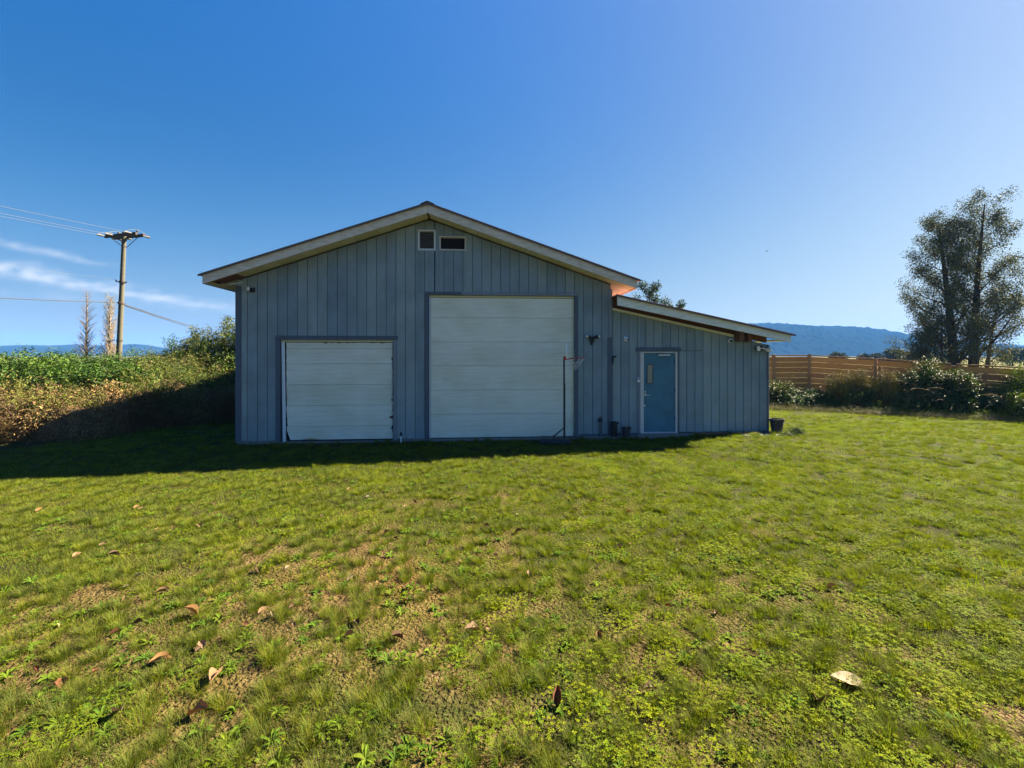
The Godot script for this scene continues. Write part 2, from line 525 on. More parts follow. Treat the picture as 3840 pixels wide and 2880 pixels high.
# a range of hills: a ridge line of (sideways/distance, rise/distance) points at a distance, with slopes before and behind
func hills(called: String, dist: float, ridge: Array, m: Material, bump: float, depth: float, label: String) -> void:
	var mb := MB.new()
	var x0: float = ridge[0].x
	var x1: float = ridge[-1].x
	var cols := 420
	var rows := 64
	var P := []
	for j in rows + 1:
		var t := j / float(rows)              # 0 at the foot, 1 at the back foot
		for i in cols + 1:
			var u := lerpf(x0, x1, i / float(cols))
			var k := 0
			while k < ridge.size() - 2 and ridge[k + 1].x < u:
				k += 1
			var f := clampf((u - ridge[k].x) / (ridge[k + 1].x - ridge[k].x), 0, 1)
			f = f * f * (3 - 2 * f)
			var top: float = lerpf(ridge[k].y, ridge[k + 1].y, f) * dist
			var z := dist + depth * (t - 0.6)
			var rise := pow(sin(PI * minf(t / 1.2, 1.0)), 0.8) if t <= 0.6 else maxf(0.0, 1.0 - pow((t - 0.6) / 0.4, 2))
			var x := u * dist + (t - 0.6) * 30.0
			var h := top * rise
			h += bump * (noise_b.get_noise_2d(x * 0.03, z * 0.03) + 0.8 * noise_a.get_noise_2d(x * 0.11, z * 0.11)) * smooth(0.0, 0.25, rise)
			h += top * 0.10 * noise_a.get_noise_2d(x * 0.004 + 9.0, z * 0.006) * rise * (1.0 - smooth(0.4, 0.6, t) * smooth(0.8, 0.6, t))
			P.append(Vector3(x, h - 3.0, -z))
	for j in rows:
		for i in cols:
			var a := j * (cols + 1) + i
			mb.tri(P[a], P[a + 1], P[a + cols + 2], Vector3.UP)
			mb.tri(P[a], P[a + cols + 2], P[a + cols + 1], Vector3.UP)
	var o := put(called, mb, m)
	tag(o, label, "", "", "structure")

# ------------------------------------------------------------------ the barn
# what of the strip s0..s1 is wall: pieces [s0, s1, bottom, top-left, top-right]
func strips(s0: float, s1: float, foot: float, top: Callable, holes: Array) -> Array:
	var cuts := [s0, s1]
	for h in holes:
		for e in [h[0], h[1]]:
			if e > s0 + 0.01 and e < s1 - 0.01:
				cuts.append(e)
	cuts.sort()
	var out := []
	for i in cuts.size() - 1:
		var a: float = cuts[i]
		var b: float = cuts[i + 1]
		var mid := (a + b) / 2
		var low := foot
		var stack := []
		for h in holes:
			if mid > h[0] and mid < h[1]:
				stack.append(h)
		stack.sort_custom(func(p, q): return p[2] < q[2])
		for h in stack:
			if h[2] > low + 0.02:
				out.append([a, b, low, h[2], h[2]])
			low = maxf(low, h[3])
		out.append([a, b, low, top.call(a), top.call(b)])
	return out

func siding(barn: Node3D, x0: float, x1: float, count: int, foot: float, top: Callable, holes: Array, z: float) -> void:
	var w := (x1 - x0) / count
	var back := MB.new()
	var nails := []
	var tint := []
	for i in count:
		var a := x0 + i * w
		for p in strips(a, a + w, foot, top, holes):
			var g: float = 0.0055
			var l: float = p[0] + (g if absf(p[0] - a) < 1e-3 else 0.0)
			var r: float = p[1] - (g if absf(p[1] - a - w) < 1e-3 else 0.0)
			if r - l < 0.02:
				continue
			var mb := MB.new()
			var j := rnd(-0.002, 0.003)
			mb.tint = Color(1, 1, 1).lerp(Color(0.76, 0.80, 0.86), rng.randf())
			mb.prism(PackedVector2Array([Vector2(l, p[2] + rnd(-0.006, 0.006)), Vector2(r, p[2] + rnd(-0.006, 0.006)), Vector2(r, p[4]), Vector2(l, p[3])]), z - 0.022, z + j, 0.004)
			put("board", mb, M["siding_%d" % rng.randi_range(0, 4)], barn)
			back.prism(PackedVector2Array([Vector2(p[0], p[2]), Vector2(p[1], p[2]), Vector2(p[1], p[4]), Vector2(p[0], p[3])]), z - 0.15, z - 0.023)
			for y in [0.35, 0.95, 1.55, 2.15, 2.95, 3.75, 4.45]:
				if y > p[2] + 0.05 and y < minf(p[3], p[4]) - 0.1 and r - l > 0.15:
					nails.append(Transform3D(Basis(), Vector3((l + r) / 2 + rnd(-0.01, 0.01), y + rnd(-0.01, 0.01), z + j + 0.001)))
					tint.append(Color(0.07, 0.08, 0.10))
	put("wall", back, M.wall, barn)
	var nm := MB.new()
	nm.lathe(Vector3(), [Vector2(0.009, 0.0), Vector2(0.007, 0.004), Vector2(0.0, 0.005)], 6, Basis(Vector3.RIGHT, PI / 2))
	scatter("nail_heads", nm.mesh(), M.straw, nails, tint, barn)

func rect(a: float, b: float, c: float, d: float) -> PackedVector2Array:
	return PackedVector2Array([Vector2(a, b), Vector2(c, b), Vector2(c, d), Vector2(a, d)])

func piece(called: String, x0: float, x1: float, y0: float, y1: float, z0: float, z1: float, m: Material, parent: Node, bevel := 0.006) -> MeshInstance3D:
	var mb := MB.new()
	mb.box(Vector3((x0 + x1) / 2, (y0 + y1) / 2, (z0 + z1) / 2), Vector3(x1 - x0, y1 - y0, z1 - z0), Basis(), bevel)
	return put(called, mb, m, parent)

func garage_door(barn: Node3D, x0: float, x1: float, y0: float, y1: float, seams: Array, ragged: bool, called_label: String) -> void:
	var g := Node3D.new()
	g.name = "garage_door"
	barn.add_child(g, true)
	g.set_meta("label", called_label)
	var edges := [y0] + seams + [y1]
	for i in edges.size() - 1:
		var a: float = edges[i]
		var b: float = edges[i + 1] - 0.005
		var mb := MB.new()
		# a panel with a tongue below and shallow horizontal pressed lines
		var lines := [a]
		for k in [0.27, 0.5, 0.73]:
			lines.append(lerpf(a, b, k))
		lines.append(b)
		for k in lines.size() - 1:
			var l0 := x0
			var l1 := x0
			var r0 := x1
			var r1 := x1
			if ragged:
				l0 += [0.09, 0.03, 0.02, 0.0, 0.0][mini(i, 4)] * maxf(0.0, 1.0 - k * 0.28) + rnd(0.0, 0.012)
				l1 += [0.09, 0.03, 0.02, 0.0, 0.0][mini(i, 4)] * maxf(0.0, 1.0 - (k + 1) * 0.28) + rnd(0.0, 0.012)
				r0 -= rnd(0.0, 0.014) + (0.05 if i == 0 and k == 3 else 0.0)
				r1 -= rnd(0.0, 0.014)
			var sag := -0.05 * 0.0
			mb.prism(PackedVector2Array([Vector2(l0, lines[k] + 0.0006 + sag), Vector2(r0, lines[k] + 0.0006), Vector2(r1, lines[k + 1] - 0.0005), Vector2(l1, lines[k + 1] - 0.0005)]), -0.10, -0.055 - (0.0012 if k % 2 else 0.0), 0.0)
		put("panel", mb, M.door_white if (i + (1 if ragged else 0)) % 3 else M.door_white_b, g)
	# the dark gap behind, with the joint shadows
	piece("door_back", x0 - 0.12, x1 + 0.12, y0 - 0.02, y1 + 0.06, -0.15, -0.105, M.dark, g, 0.0)
	piece("bottom_seal", x0 + 0.02, x1, y0 - 0.035, y0 + 0.002, -0.095, -0.062, M.black_plastic, g, 0.004)

func barn_() -> Node3D:
	var b := thing("barn", "blue-grey board-sided workshop barn with gabled red metal roof, two white garage doors and a lean-to", "barn", BARN, TURN)
	var mid := -2.07
	var pitch := 0.342
	var apex := 5.79
	var roof_top := func(s: float) -> float: return apex - pitch * absf(s - mid)
	var wall_top := func(s: float) -> float: return apex - 0.24 - pitch * absf(s - mid)
	var lean_top := func(s: float) -> float: return 3.33 - 0.21 * (s - 2.58)
	# siding with its openings: [left, right, bottom, top]
	siding(b, -6.70, 2.56, 39, 0.07, wall_top, [[-5.70, -2.93, 0.0, 2.52], [-2.10, 1.62, 0.0, 3.66], [-2.35, -1.93, 4.79, 5.29], [-1.82, -1.17, 4.80, 5.14]], 0.0)
	siding(b, 2.62, 6.83, 19, 0.14, lean_top, [[3.36, 4.36, 0.0, 2.25]], -0.06)
	# the other walls, plain
	var depth := -13.5
	var side := MB.new()
	side.box(Vector3(-6.62, 1.9, depth / 2 - 0.08), Vector3(0.14, 3.8, -depth - 0.16))
	put("side_wall", side, M.siding_1, b)
	side = MB.new()
	side.box(Vector3(2.49, 1.9, depth / 2 - 0.08), Vector3(0.14, 3.8, -depth - 0.16))
	put("side_wall", side, M.siding_2, b)
	side = MB.new()
	side.box(Vector3(6.76, 1.16, depth / 2 - 0.15), Vector3(0.13, 2.3, -depth - 0.16))
	put("side_wall", side, M.siding_3, b)
	side = MB.new()
	side.prism(PackedVector2Array([Vector2(-6.69, 0), Vector2(2.56, 0), Vector2(2.56, wall_top.call(2.56)), Vector2(mid, wall_top.call(mid)), Vector2(-6.69, wall_top.call(-6.69))]), depth - 0.14, depth)
	put("back_wall", side, M.siding_0, b)
	side = MB.new()
	side.prism(PackedVector2Array([Vector2(2.565, 0), Vector2(6.83, 0), Vector2(6.83, lean_top.call(6.83)), Vector2(2.565, lean_top.call(2.565))]), depth - 0.20, depth - 0.07)
	put("back_wall", side, M.siding_0, b)
	# corner boards
	piece("corner_trim", -6.735, -6.60, 0.03, 3.84, -0.12, 0.022, M.trim, b)
	piece("corner_trim", 2.50, 2.595, 2.62, 3.86, -0.14, 0.020, M.trim_pale, b)
	piece("corner_trim", 2.475, 2.60, 0.10, 2.615, -0.14, 0.020, M.trim, b)
	piece("corner_trim", 6.815, 6.875, 0.12, 2.44, -0.20, -0.045, M.trim, b)
	piece("sill_board", 1.72, 3.33, 0.085, 0.135, -0.058, 0.012, M.trim, b)

	# main roof: two slabs of red metal, ribs running down the slope
	var front := 0.52
	var rear := depth - 0.6
	for sgn in [-1.0, 1.0]:
		var roof := MB.new()
		var e: float = mid + sgn * 5.24
		roof.prism(PackedVector2Array([Vector2(mid, apex + 0.022), Vector2(e, apex - pitch * 5.24 + 0.022), Vector2(e, apex - pitch * 5.24 + 0.004), Vector2(mid, apex + 0.004)]), rear, front - 0.02)
		for k in 62:
			var z := front - 0.06 - k * 0.2286
			var ang := atan(pitch)
			roof.box(Vector3(mid + sgn * 2.62, apex - pitch * 2.62 + 0.036, z), Vector3(5.24 / cos(ang), 0.022, 0.035), Basis(Vector3.BACK, -sgn * ang))
		put("roof", roof, M.red_metal, b)
		# rake fascia
		var fa := MB.new()
		var cut: float = mid + sgn * (3.36 if sgn < 0 else 3.7)
		var tip: float = mid + sgn * 5.16
		var hgt := 0.215
		for seg in [[mid + sgn * 0.004, cut - sgn * 0.003], [cut + sgn * 0.003, tip]]:
			var f1 := MB.new()
			f1.prism(PackedVector2Array([Vector2(seg[0], roof_top.call(seg[0]) - 0.003), Vector2(seg[1], roof_top.call(seg[1]) - 0.003), Vector2(seg[1], roof_top.call(seg[1]) - hgt), Vector2(seg[0], roof_top.call(seg[0]) - hgt)]), 0.44, 0.478)
			put("fascia", f1, M.fascia, b)
		# drip edge along the rake
		fa.prism(PackedVector2Array([Vector2(mid, apex + 0.028), Vector2(e, apex - pitch * 5.24 + 0.028), Vector2(e, apex - pitch * 5.24 - 0.018), Vector2(mid, apex - 0.018)]), 0.502, 0.522)
		put("drip_edge", fa, M.roof_edge, b)
		# eave fascia running back
		var ef := MB.new()
		ef.prism(PackedVector2Array([Vector2(tip - sgn * 0.035, roof_top.call(tip - sgn * 0.035) - 0.004), Vector2(tip, roof_top.call(tip) - 0.004), Vector2(tip, roof_top.call(tip) - hgt), Vector2(tip - sgn * 0.035, roof_top.call(tip - sgn * 0.035) - hgt)]), rear + 0.1, 0.438)
		put("eave_fascia", ef, M.fascia, b)
		# soffit boards under the rake, laid across the overhang
		var s0 := 0.02
		var k2 := 0
		while s0 < 5.08:
			var s1 := minf(s0 + 0.295, 5.11)
			if not (sgn < 0 and s0 > 4.40 and s0 < 4.85):     # one board has rotted away at the left corner
				var sb := MB.new()
				var xa: float = mid + sgn * (s0 + 0.004)
				var xb: float = mid + sgn * (s1 - 0.004)
				var drop := 0.205
				sb.prism(PackedVector2Array([Vector2(xa, roof_top.call(xa) - drop + 0.012), Vector2(xb, roof_top.call(xb) - drop + 0.012), Vector2(xb, roof_top.call(xb) - drop - rnd(0.0, 0.004)), Vector2(xa, roof_top.call(xa) - drop - rnd(0.0, 0.004))]), 0.003, 0.437)
				put("soffit_board", sb, M.soffit if k2 % 3 else M.soffit_b, b)
			s0 = s1
			k2 += 1
		# soffit along the eave
		var es := MB.new()
		var xi: float = mid + sgn * 4.64
		var xo: float = tip - sgn * 0.04
		es.prism(PackedVector2Array([Vector2(xi, roof_top.call(xi) - 0.19), Vector2(xo, roof_top.call(xo) - 0.19), Vector2(xo, roof_top.call(xo) - 0.205), Vector2(xi, roof_top.call(xi) - 0.205)]), rear + 0.1, 0.0)
		put("eave_soffit", es, M.soffit_b if sgn < 0 else M.fascia_pale, b)
	var cap := MB.new()
	cap.prism(PackedVector2Array([Vector2(mid - 0.17, apex - pitch * 0.17 + 0.05), Vector2(mid, apex + 0.056), Vector2(mid + 0.17, apex - pitch * 0.17 + 0.05), Vector2(mid, apex + 0.068)]), rear, front + 0.01)
	put("ridge_cap", cap, M.roof_edge, b)
	var lk := MB.new()      # the bare rafter showing in the rotted corner
	lk.box(Vector3(-6.75, 3.99, 0.22), Vector3(0.5, 0.04, 0.40), Basis(Vector3.BACK, atan(pitch)))
	put("bare_sheathing", lk, M.rust_wood, b)
	var scrap := MB.new()
	scrap.box(Vector3(-6.62, 3.865, 0.20), Vector3(0.30, 0.012, 0.09), Basis(Vector3.BACK, 0.28) * Basis(Vector3.UP, 0.5))
	put("loose_soffit", scrap, M.white_paint, b)

	# lean-to roof
	var slope := 0.21
	var lt := func(s: float) -> float: return 3.665 - slope * (s - 2.45)
	var lr := MB.new()
	lr.prism(PackedVector2Array([Vector2(2.565, lt.call(2.565) + 0.02), Vector2(7.24, lt.call(7.24) + 0.02), Vector2(7.24, lt.call(7.24) + 0.002), Vector2(2.565, lt.call(2.565) + 0.002)]), rear + 0.3, 0.47)
	for k in 60:
		var ang2 := atan(slope)
		lr.box(Vector3(4.905, lt.call(4.905) + 0.032, 0.41 - k * 0.2286), Vector3(4.66 / cos(ang2), 0.02, 0.035), Basis(Vector3.BACK, -ang2))
	put("lean_to_roof", lr, M.red_metal, b)
	var de := MB.new()
	de.prism(PackedVector2Array([Vector2(2.60, lt.call(2.60) + 0.024), Vector2(7.235, lt.call(7.235) + 0.024), Vector2(7.235, lt.call(7.235) - 0.018), Vector2(2.60, lt.call(2.60) - 0.018)]), 0.472, 0.484)
	put("drip_edge", de, M.roof_edge, b)
	for seg in [[2.605, 6.55], [6.556, 7.15]]:
		var f2 := MB.new()
		f2.prism(PackedVector2Array([Vector2(seg[0], lt.call(seg[0]) - 0.004), Vector2(seg[1], lt.call(seg[1]) - 0.004), Vector2(seg[1], lt.call(seg[1]) - lerpf(0.225, 0.185, (seg[1] - 2.6) / 4.55)), Vector2(seg[0], lt.call(seg[0]) - lerpf(0.225, 0.185, (seg[0] - 2.6) / 4.55))]), 0.38, 0.42)
		put("fascia", f2, M.fascia_pale, b)
	var under := MB.new()       # dark boards under the sheet, a rail along the wall top
	under.prism(PackedVector2Array([Vector2(2.60, lt.call(2.6) - 0.05), Vector2(7.10, lt.call(7.1) - 0.05), Vector2(7.10, lt.call(7.1) - 0.03), Vector2(2.60, lt.call(2.6) - 0.03)]), rear + 0.4, 0.375)
	put("roof_deck", under, M.rust_wood, b)
	var rail := MB.new()
	rail.prism(PackedVector2Array([Vector2(2.60, lean_top.call(2.6) - 0.005), Vector2(5.85, lean_top.call(5.85) - 0.005), Vector2(5.85, lean_top.call(5.85) + 0.055), Vector2(2.60, lean_top.call(2.6) + 0.055)]), -0.06, 0.03)
	put("wall_rail", rail, M.soffit_b, b)
	var br := MB.new()
	br.prism(PackedVector2Array([Vector2(2.60, lean_top.call(2.6) + 0.06), Vector2(6.83, lean_top.call(6.83) + 0.06), Vector2(6.83, lt.call(6.83) - 0.06), Vector2(2.60, lt.call(2.6) - 0.06)]), -0.20, -0.09)
	put("rafter_block", br, M.rust_wood, b)
	for bx in [[5.92, 6.04], [6.14, 6.25]]:
		piece("rafter_end", bx[0], bx[1], 2.50 + (0.02 if bx[0] < 6 else 0.0), lt.call(bx[1]) - 0.06, -0.055, 0.20, M.rust_wood, b)
	var ep := MB.new()
	ep.prism(PackedVector2Array([Vector2(6.88, lt.call(6.88) - 0.19), Vector2(7.11, lt.call(7.11) - 0.17), Vector2(7.11, lt.call(7.11) - 0.155), Vector2(6.88, lt.call(6.88) - 0.175)]), rear + 0.4, 0.375)
	put("eave_soffit", ep, M.soffit, b)

	# small garage door with its trims
	piece("door_header", -5.80, -2.855, 2.55, 2.635, -0.02, 0.035, M.trim, b)
	piece("door_jamb", -5.79, -5.685, 0.02, 2.548, -0.10, 0.028, M.trim, b)
	piece("door_jamb", -2.965, -2.875, 0.04, 2.548, -0.10, 0.022, M.trim_pale, b)
	piece("head_strip", -5.682, -2.968, 2.485, 2.545, -0.098, -0.03, M.soffit, b)
	var ws := MB.new()
	ws.box(Vector3(-5.618, 1.25, -0.035), Vector3(0.075, 2.46, 0.03), Basis(Vector3.BACK, 0.012), 0.004)
	put("door_stop", ws, M.white_paint, b)
	garage_door(b, -5.57, -2.99, 0.07, 2.475, [0.40, 0.915, 1.43, 1.945, 2.32], true, "smaller white sectional garage door with rusted, ragged edges")
	var ru := MB.new()
	ru.prism(PackedVector2Array([Vector2(-5.22, 0.074), Vector2(-4.76, 0.074), Vector2(-4.88, 0.090), Vector2(-4.97, 0.108), Vector2(-5.10, 0.094)]), -0.056, -0.0535)
	put("rust_patch", ru, M.rust, b)
	for y in [[0.55, 0.66, 0.05], [2.02, 2.12, 0.02], [1.0, 1.08, 0.025]]:
		ru = MB.new()
		ru.prism(PackedVector2Array([Vector2(-2.985, y[0]), Vector2(-2.985, y[1]), Vector2(-2.995 - y[2], y[1] - 0.03), Vector2(-3.0 - y[2] * 2, (y[0] + y[1]) / 2), Vector2(-2.995 - y[2] * 0.4, y[0] + 0.02)]), -0.056, -0.053)
		put("rust_patch", ru, M.rust_wood, b)
	for k in 7:
		var rx := rnd(-5.5, -3.05)
		ru = MB.new()
		ru.prism(PackedVector2Array([Vector2(rx - rnd(0.03, 0.1), 2.474), Vector2(rx + rnd(0.03, 0.12), 2.474), Vector2(rx + 0.01, 2.474 - rnd(0.01, 0.035))]), -0.057, -0.0515)
		put("rust_patch", ru, M.rust_wood, b)
	# large garage door
	piece("door_header", -2.19, -1.28, 3.675, 3.745, -0.02, 0.034, M.trim, b)
	piece("door_header", -1.276, 1.70, 3.675, 3.74, -0.02, 0.032, M.trim_pale, b)
	piece("door_jamb", -2.185, -2.085, 0.06, 3.672, -0.10, 0.024, M.trim, b)
	piece("door_jamb", 1.605, 1.70, 0.06, 3.672, -0.10, 0.024, M.trim, b)
	piece("head_strip", -2.08, 1.60, 3.62, 3.672, -0.098, -0.035, M.soffit, b)
	piece("door_stop", -2.082, -2.05, 0.07, 3.618, -0.06, -0.02, M.white_paint, b)
	piece("door_stop", 1.585, 1.602, 0.07, 3.618, -0.06, -0.02, M.soffit, b)
	garage_door(b, -2.045, 1.58, 0.075, 3.615, [0.67, 1.28, 1.89, 2.50, 3.11], false, "larger white sectional garage door behind the basketball hoop")

	# gable vents
	var v := Node3D.new()
	v.name = "gable_vent"
	b.add_child(v, true)
	v.set_meta("label", "white framed louvred vent under the ridge")
	for r in [[-2.36, -2.315, 4.78, 5.30], [-1.965, -1.92, 4.78, 5.30], [-2.313, -1.967, 5.255, 5.30], [-2.313, -1.967, 4.78, 4.825]]:
		piece("frame", r[0], r[1], r[2], r[3], -0.10, 0.022, M.vent_frame, v)
	for k in 11:
		var sl := MB.new()
		sl.box(Vector3(-2.14, 4.845 + k * 0.0385, -0.03), Vector3(0.344, 0.005, 0.05), Basis(Vector3.RIGHT, 0.7))
		put("slat", sl, M.vent_slat, v)
	piece("screen", -2.35, -1.93, 4.79, 5.29, -0.14, -0.11, M.dark, v, 0.0)
	v = Node3D.new()
	v.name = "gable_vent"
	b.add_child(v, true)
	v.set_meta("label", "wide open vent hole with a pale frame")
	for r in [[-1.83, -1.795, 4.79, 5.15], [-1.195, -1.16, 4.79, 5.15], [-1.793, -1.197, 5.115, 5.15], [-1.793, -1.197, 4.79, 4.825]]:
		piece("frame", r[0], r[1], r[2], r[3], -0.10, 0.020, M.door_frame_paint, v)
	piece("screen", -1.82, -1.17, 4.80, 5.14, -0.14, -0.09, M.dark, v, 0.0)

	# steel door of the lean-to
	var d := Node3D.new()
	d.name = "door"
	b.add_child(d, true)
	d.set_meta("label", "dark blue steel door with narrow window")
	piece("leaf", 3.452, 4.292, 0.15, 2.205, -0.12, -0.075, M.steel_door, d)
	for r in [[3.535, 3.565, 1.40, 1.925], [3.69, 3.72, 1.40, 1.925], [3.567, 3.688, 1.895, 1.925], [3.567, 3.688, 1.40, 1.43]]:
		piece("window_frame", r[0], r[1], r[2], r[3], -0.076, -0.060, M.trim, d)
	piece("window_pane", 3.56, 3.695, 1.425, 1.90, -0.0755, -0.0705, M.wire_glass, d, 0.0)
	var lv := MB.new()
	lv.lathe(Vector3(3.505, 1.12, -0.075), [Vector2(0.0, 0.012), Vector2(0.032, 0.010), Vector2(0.034, 0.0)], 14, Basis(Vector3.RIGHT, PI / 2))
	lv.tube([Vector3(3.505, 1.12, -0.07), Vector3(3.505, 1.12, -0.025), Vector3(3.53, 1.12, -0.015), Vector3(3.625, 1.112, -0.015)], [0.011, 0.011, 0.011, 0.009], 8)
	put("lever_handle", lv, M.steel, d)
	lv = MB.new()
	lv.lathe(Vector3(3.495, 1.20, -0.075), [Vector2(0.0, 0.016), Vector2(0.022, 0.014), Vector2(0.024, 0.0)], 12, Basis(Vector3.RIGHT, PI / 2))
	put("lock", lv, M.steel, d)
	lv = MB.new()
	lv.lathe(Vector3(3.485, 0.84, -0.075), [Vector2(0.0, 0.018), Vector2(0.022, 0.014), Vector2(0.026, 0.0)], 12, Basis(Vector3.RIGHT, PI / 2))
	put("lock", lv, M.steel, d)
	for y in [0.45, 1.2, 1.95]:
		lv = MB.new()
		lv.tube([Vector3(4.298, y, -0.066), Vector3(4.298, y + 0.1, -0.066)], [0.011, 0.011], 8)
		put("hinge", lv, M.trim, d)
	piece("door_closer", 3.83, 4.15, 2.135, 2.185, -0.06, 0.0, M.galvanised, d, 0.008)
	piece("door_closer_arm", 3.80, 3.98, 2.196, 2.208, -0.06, -0.02, M.dark_plastic, d, 0.002)
	piece("door_frame", 3.352, 3.448, 0.14, 2.248, -0.13, -0.030, M.door_frame_paint, b)
	piece("door_frame", 4.296, 4.352, 0.14, 2.248, -0.13, -0.032, M.door_frame_paint, b)
	piece("door_frame", 3.450, 4.294, 2.212, 2.248, -0.13, -0.034, M.door_frame_paint, b)
	piece("door_trim", 3.28, 3.348, 0.14, 2.262, -0.06, -0.040, M.trim_pale, b)
	piece("door_trim", 4.356, 4.41, 0.14, 2.262, -0.06, -0.040, M.trim, b)
	piece("door_header", 3.24, 4.44, 2.265, 2.36, -0.06, -0.012, M.trim, b)
	piece("threshold", 3.36, 4.35, 0.12, 0.150, -0.12, -0.01, M.galvanised, b)

	# footing: lumps of concrete under the wall
	for f in [[-6.70, -5.76, -0.10, 0.062, -0.2, 0.03], [-2.72, -2.19, -0.10, 0.066, -0.2, 0.05], [-2.18, 1.72, -0.10, 0.052, -0.3, 0.08], [1.73, 3.2, -0.05, 0.082, -0.2, 0.10], [3.2, 4.7, -0.05, 0.118, -0.3, 0.22], [4.71, 6.90, -0.05, 0.130, -0.2, 0.01], [-5.75, -2.73, -0.10, 0.030, -0.3, 0.02]]:
		piece("footing", f[0], f[1], f[2], f[3], f[4], f[5], M.concrete, b, 0.015)
	var plank := MB.new()
	plank.box(Vector3(5.9, 0.125, 0.10), Vector3(2.2, 0.035, 0.12), Basis(Vector3.UP, 0.01), 0.005)
	put("ground_board", plank, M.rust_wood, b)
	return b

func fixtures() -> void:
	# lamps and cameras on the wall
	var o := thing("floodlight", "twin-head black floodlight on the wall between big door and lean-to", "floodlight", bp(2.06, 2.58, 0.0), TURN)
	var mb := MB.new()
	mb.box(Vector3(0, -0.02, 0.02), Vector3(0.11, 0.14, 0.04), Basis(), 0.01)
	put("base", mb, M.black_plastic, o)
	for s in [-1.0, 1.0]:
		mb = MB.new()
		mb.tube([Vector3(s * 0.03, 0.02, 0.05), Vector3(s * 0.10, 0.045, 0.09), Vector3(s * 0.15, 0.055, 0.12)], [0.03, 0.046, 0.052], 14)
		put("lamp_head", mb, M.black_plastic, o)
		mb = MB.new()
		mb.tube([Vector3(s * 0.149, 0.055, 0.119), Vector3(s * 0.168, 0.058, 0.129), Vector3(s * 0.178, 0.06, 0.135)], [0.047, 0.040, 0.012], 14)
		put("lamp_glass", mb, M.lamp_glass, o)
	mb = MB.new()
	mb.box(Vector3(-0.01, -0.12, 0.035), Vector3(0.05, 0.09, 0.05), Basis(), 0.012)
	put("motion_sensor", mb, M.black_plastic, o)

	o = thing("floodlight", "twin round-faced floodlight under the low right eave of the lean-to", "floodlight", bp(6.62, 2.33, -0.06), TURN)
	mb = MB.new()
	mb.box(Vector3(0, 0.02, 0.03), Vector3(0.12, 0.12, 0.05), Basis(), 0.01)
	put("base", mb, M.dark_plastic, o)
	for s in [-1.0, 1.0]:
		var turn := Basis(Vector3.UP, 0.25 if s < 0 else 1.1) * Basis(Vector3.RIGHT, PI / 2 - 0.1)
		var at := Vector3(-0.13, 0.0, 0.10) if s < 0 else Vector3(0.19, -0.03, 0.09)
		mb = MB.new()
		mb.tube([Vector3(0, 0.02, 0.05), at], [0.015, 0.02], 8)
		mb.lathe(at, [Vector2(0.0, -0.07), Vector2(0.035, -0.06), Vector2(0.078, 0.03), Vector2(0.08, 0.045), Vector2(0.072, 0.045)], 18, turn)
		put("lamp_head", mb, M.dark_plastic if s < 0 else M.white_plastic, o)
		mb = MB.new()
		mb.lathe(at, [Vector2(0.072, 0.040), Vector2(0.04, 0.052), Vector2(0.0, 0.056)], 18, turn)
		put("lamp_glass", mb, M.lamp_glass, o)

	o = thing("floodlight", "single small floodlight at the top left corner of the barn front", "floodlight", bp(-6.36, 3.74, 0.0), TURN)
	mb = MB.new()
	mb.box(Vector3(0.03, 0, 0.03), Vector3(0.11, 0.11, 0.06), Basis(), 0.012)
	put("base", mb, M.black_plastic, o)
	mb = MB.new()
	mb.lathe(Vector3(-0.015, 0.02, 0.09), [Vector2(0.0, -0.05), Vector2(0.035, -0.04), Vector2(0.055, 0.04)], 14, Basis(Vector3.UP, -0.3) * Basis(Vector3.RIGHT, PI / 2))
	put("lamp_head", mb, M.black_plastic, o)
	mb = MB.new()
	mb.lathe(Vector3(-0.015, 0.02, 0.09), [Vector2(0.052, 0.035), Vector2(0.0, 0.055)], 14, Basis(Vector3.UP, -0.3) * Basis(Vector3.RIGHT, PI / 2))
	put("lamp_glass", mb, M.lamp_glass, o)

	for k in 2:
		o = thing("security_camera", ["white security camera above and left of the blue steel door", "small white security camera beside the rusty rafter ends"][k], "camera", bp([2.97, 5.78][k], [2.57, 2.53][k], -0.06), TURN)
		mb = MB.new()
		mb.lathe(Vector3(), [Vector2(0.0, 0.02), Vector2(0.045, 0.018), Vector2(0.05, 0.0)], 14, Basis(Vector3.RIGHT, PI / 2))
		mb.tube([Vector3(0, 0, 0.01), Vector3(0.0, -0.02, 0.06), Vector3(0.01, 0.0, 0.08)], [0.014, 0.014, 0.014], 8)
		put("mount", mb, M.white_plastic, o)
		mb = MB.new()
		var aim := Vector3(0.5 if k == 0 else -0.4, -0.35, 0.8).normalized()
		mb.tube([Vector3(0.0, 0.02, 0.07) - aim * 0.07, Vector3(0.0, 0.02, 0.07) - aim * 0.065, Vector3(0.0, 0.02, 0.07) + aim * 0.06], [0.025, 0.038, 0.038], 14)
		put("housing", mb, M.white_plastic, o)
		mb = MB.new()
		mb.tube([Vector3(0.0, 0.02, 0.07) + aim * 0.061, Vector3(0.0, 0.02, 0.07) + aim * 0.066], [0.032, 0.030], 14)
		put("lens", mb, M.black_plastic, o)

	o = thing("wall_hook", "dark metal hook on the corner board left of the blue door", "hook", bp(2.60, 2.12, 0.02), TURN)
	mb = MB.new()
	mb.box(Vector3(0.03, 0.0, 0.04), Vector3(0.10, 0.05, 0.08), Basis(), 0.008)
	put("plate", mb, M.black_plastic, o)
	mb = MB.new()
	mb.tube([Vector3(0.0, 0, 0.03), Vector3(0.0, -0.10, 0.03), Vector3(0.0, -0.19, 0.035)], [0.026, 0.022, 0.012], 8)
	put("hook", mb, M.black_plastic, o)

	o = thing("door_bell", "white box with red button on the trim left of the blue door", "doorbell", bp(3.305, 1.51, -0.04), TURN)
	mb = MB.new()
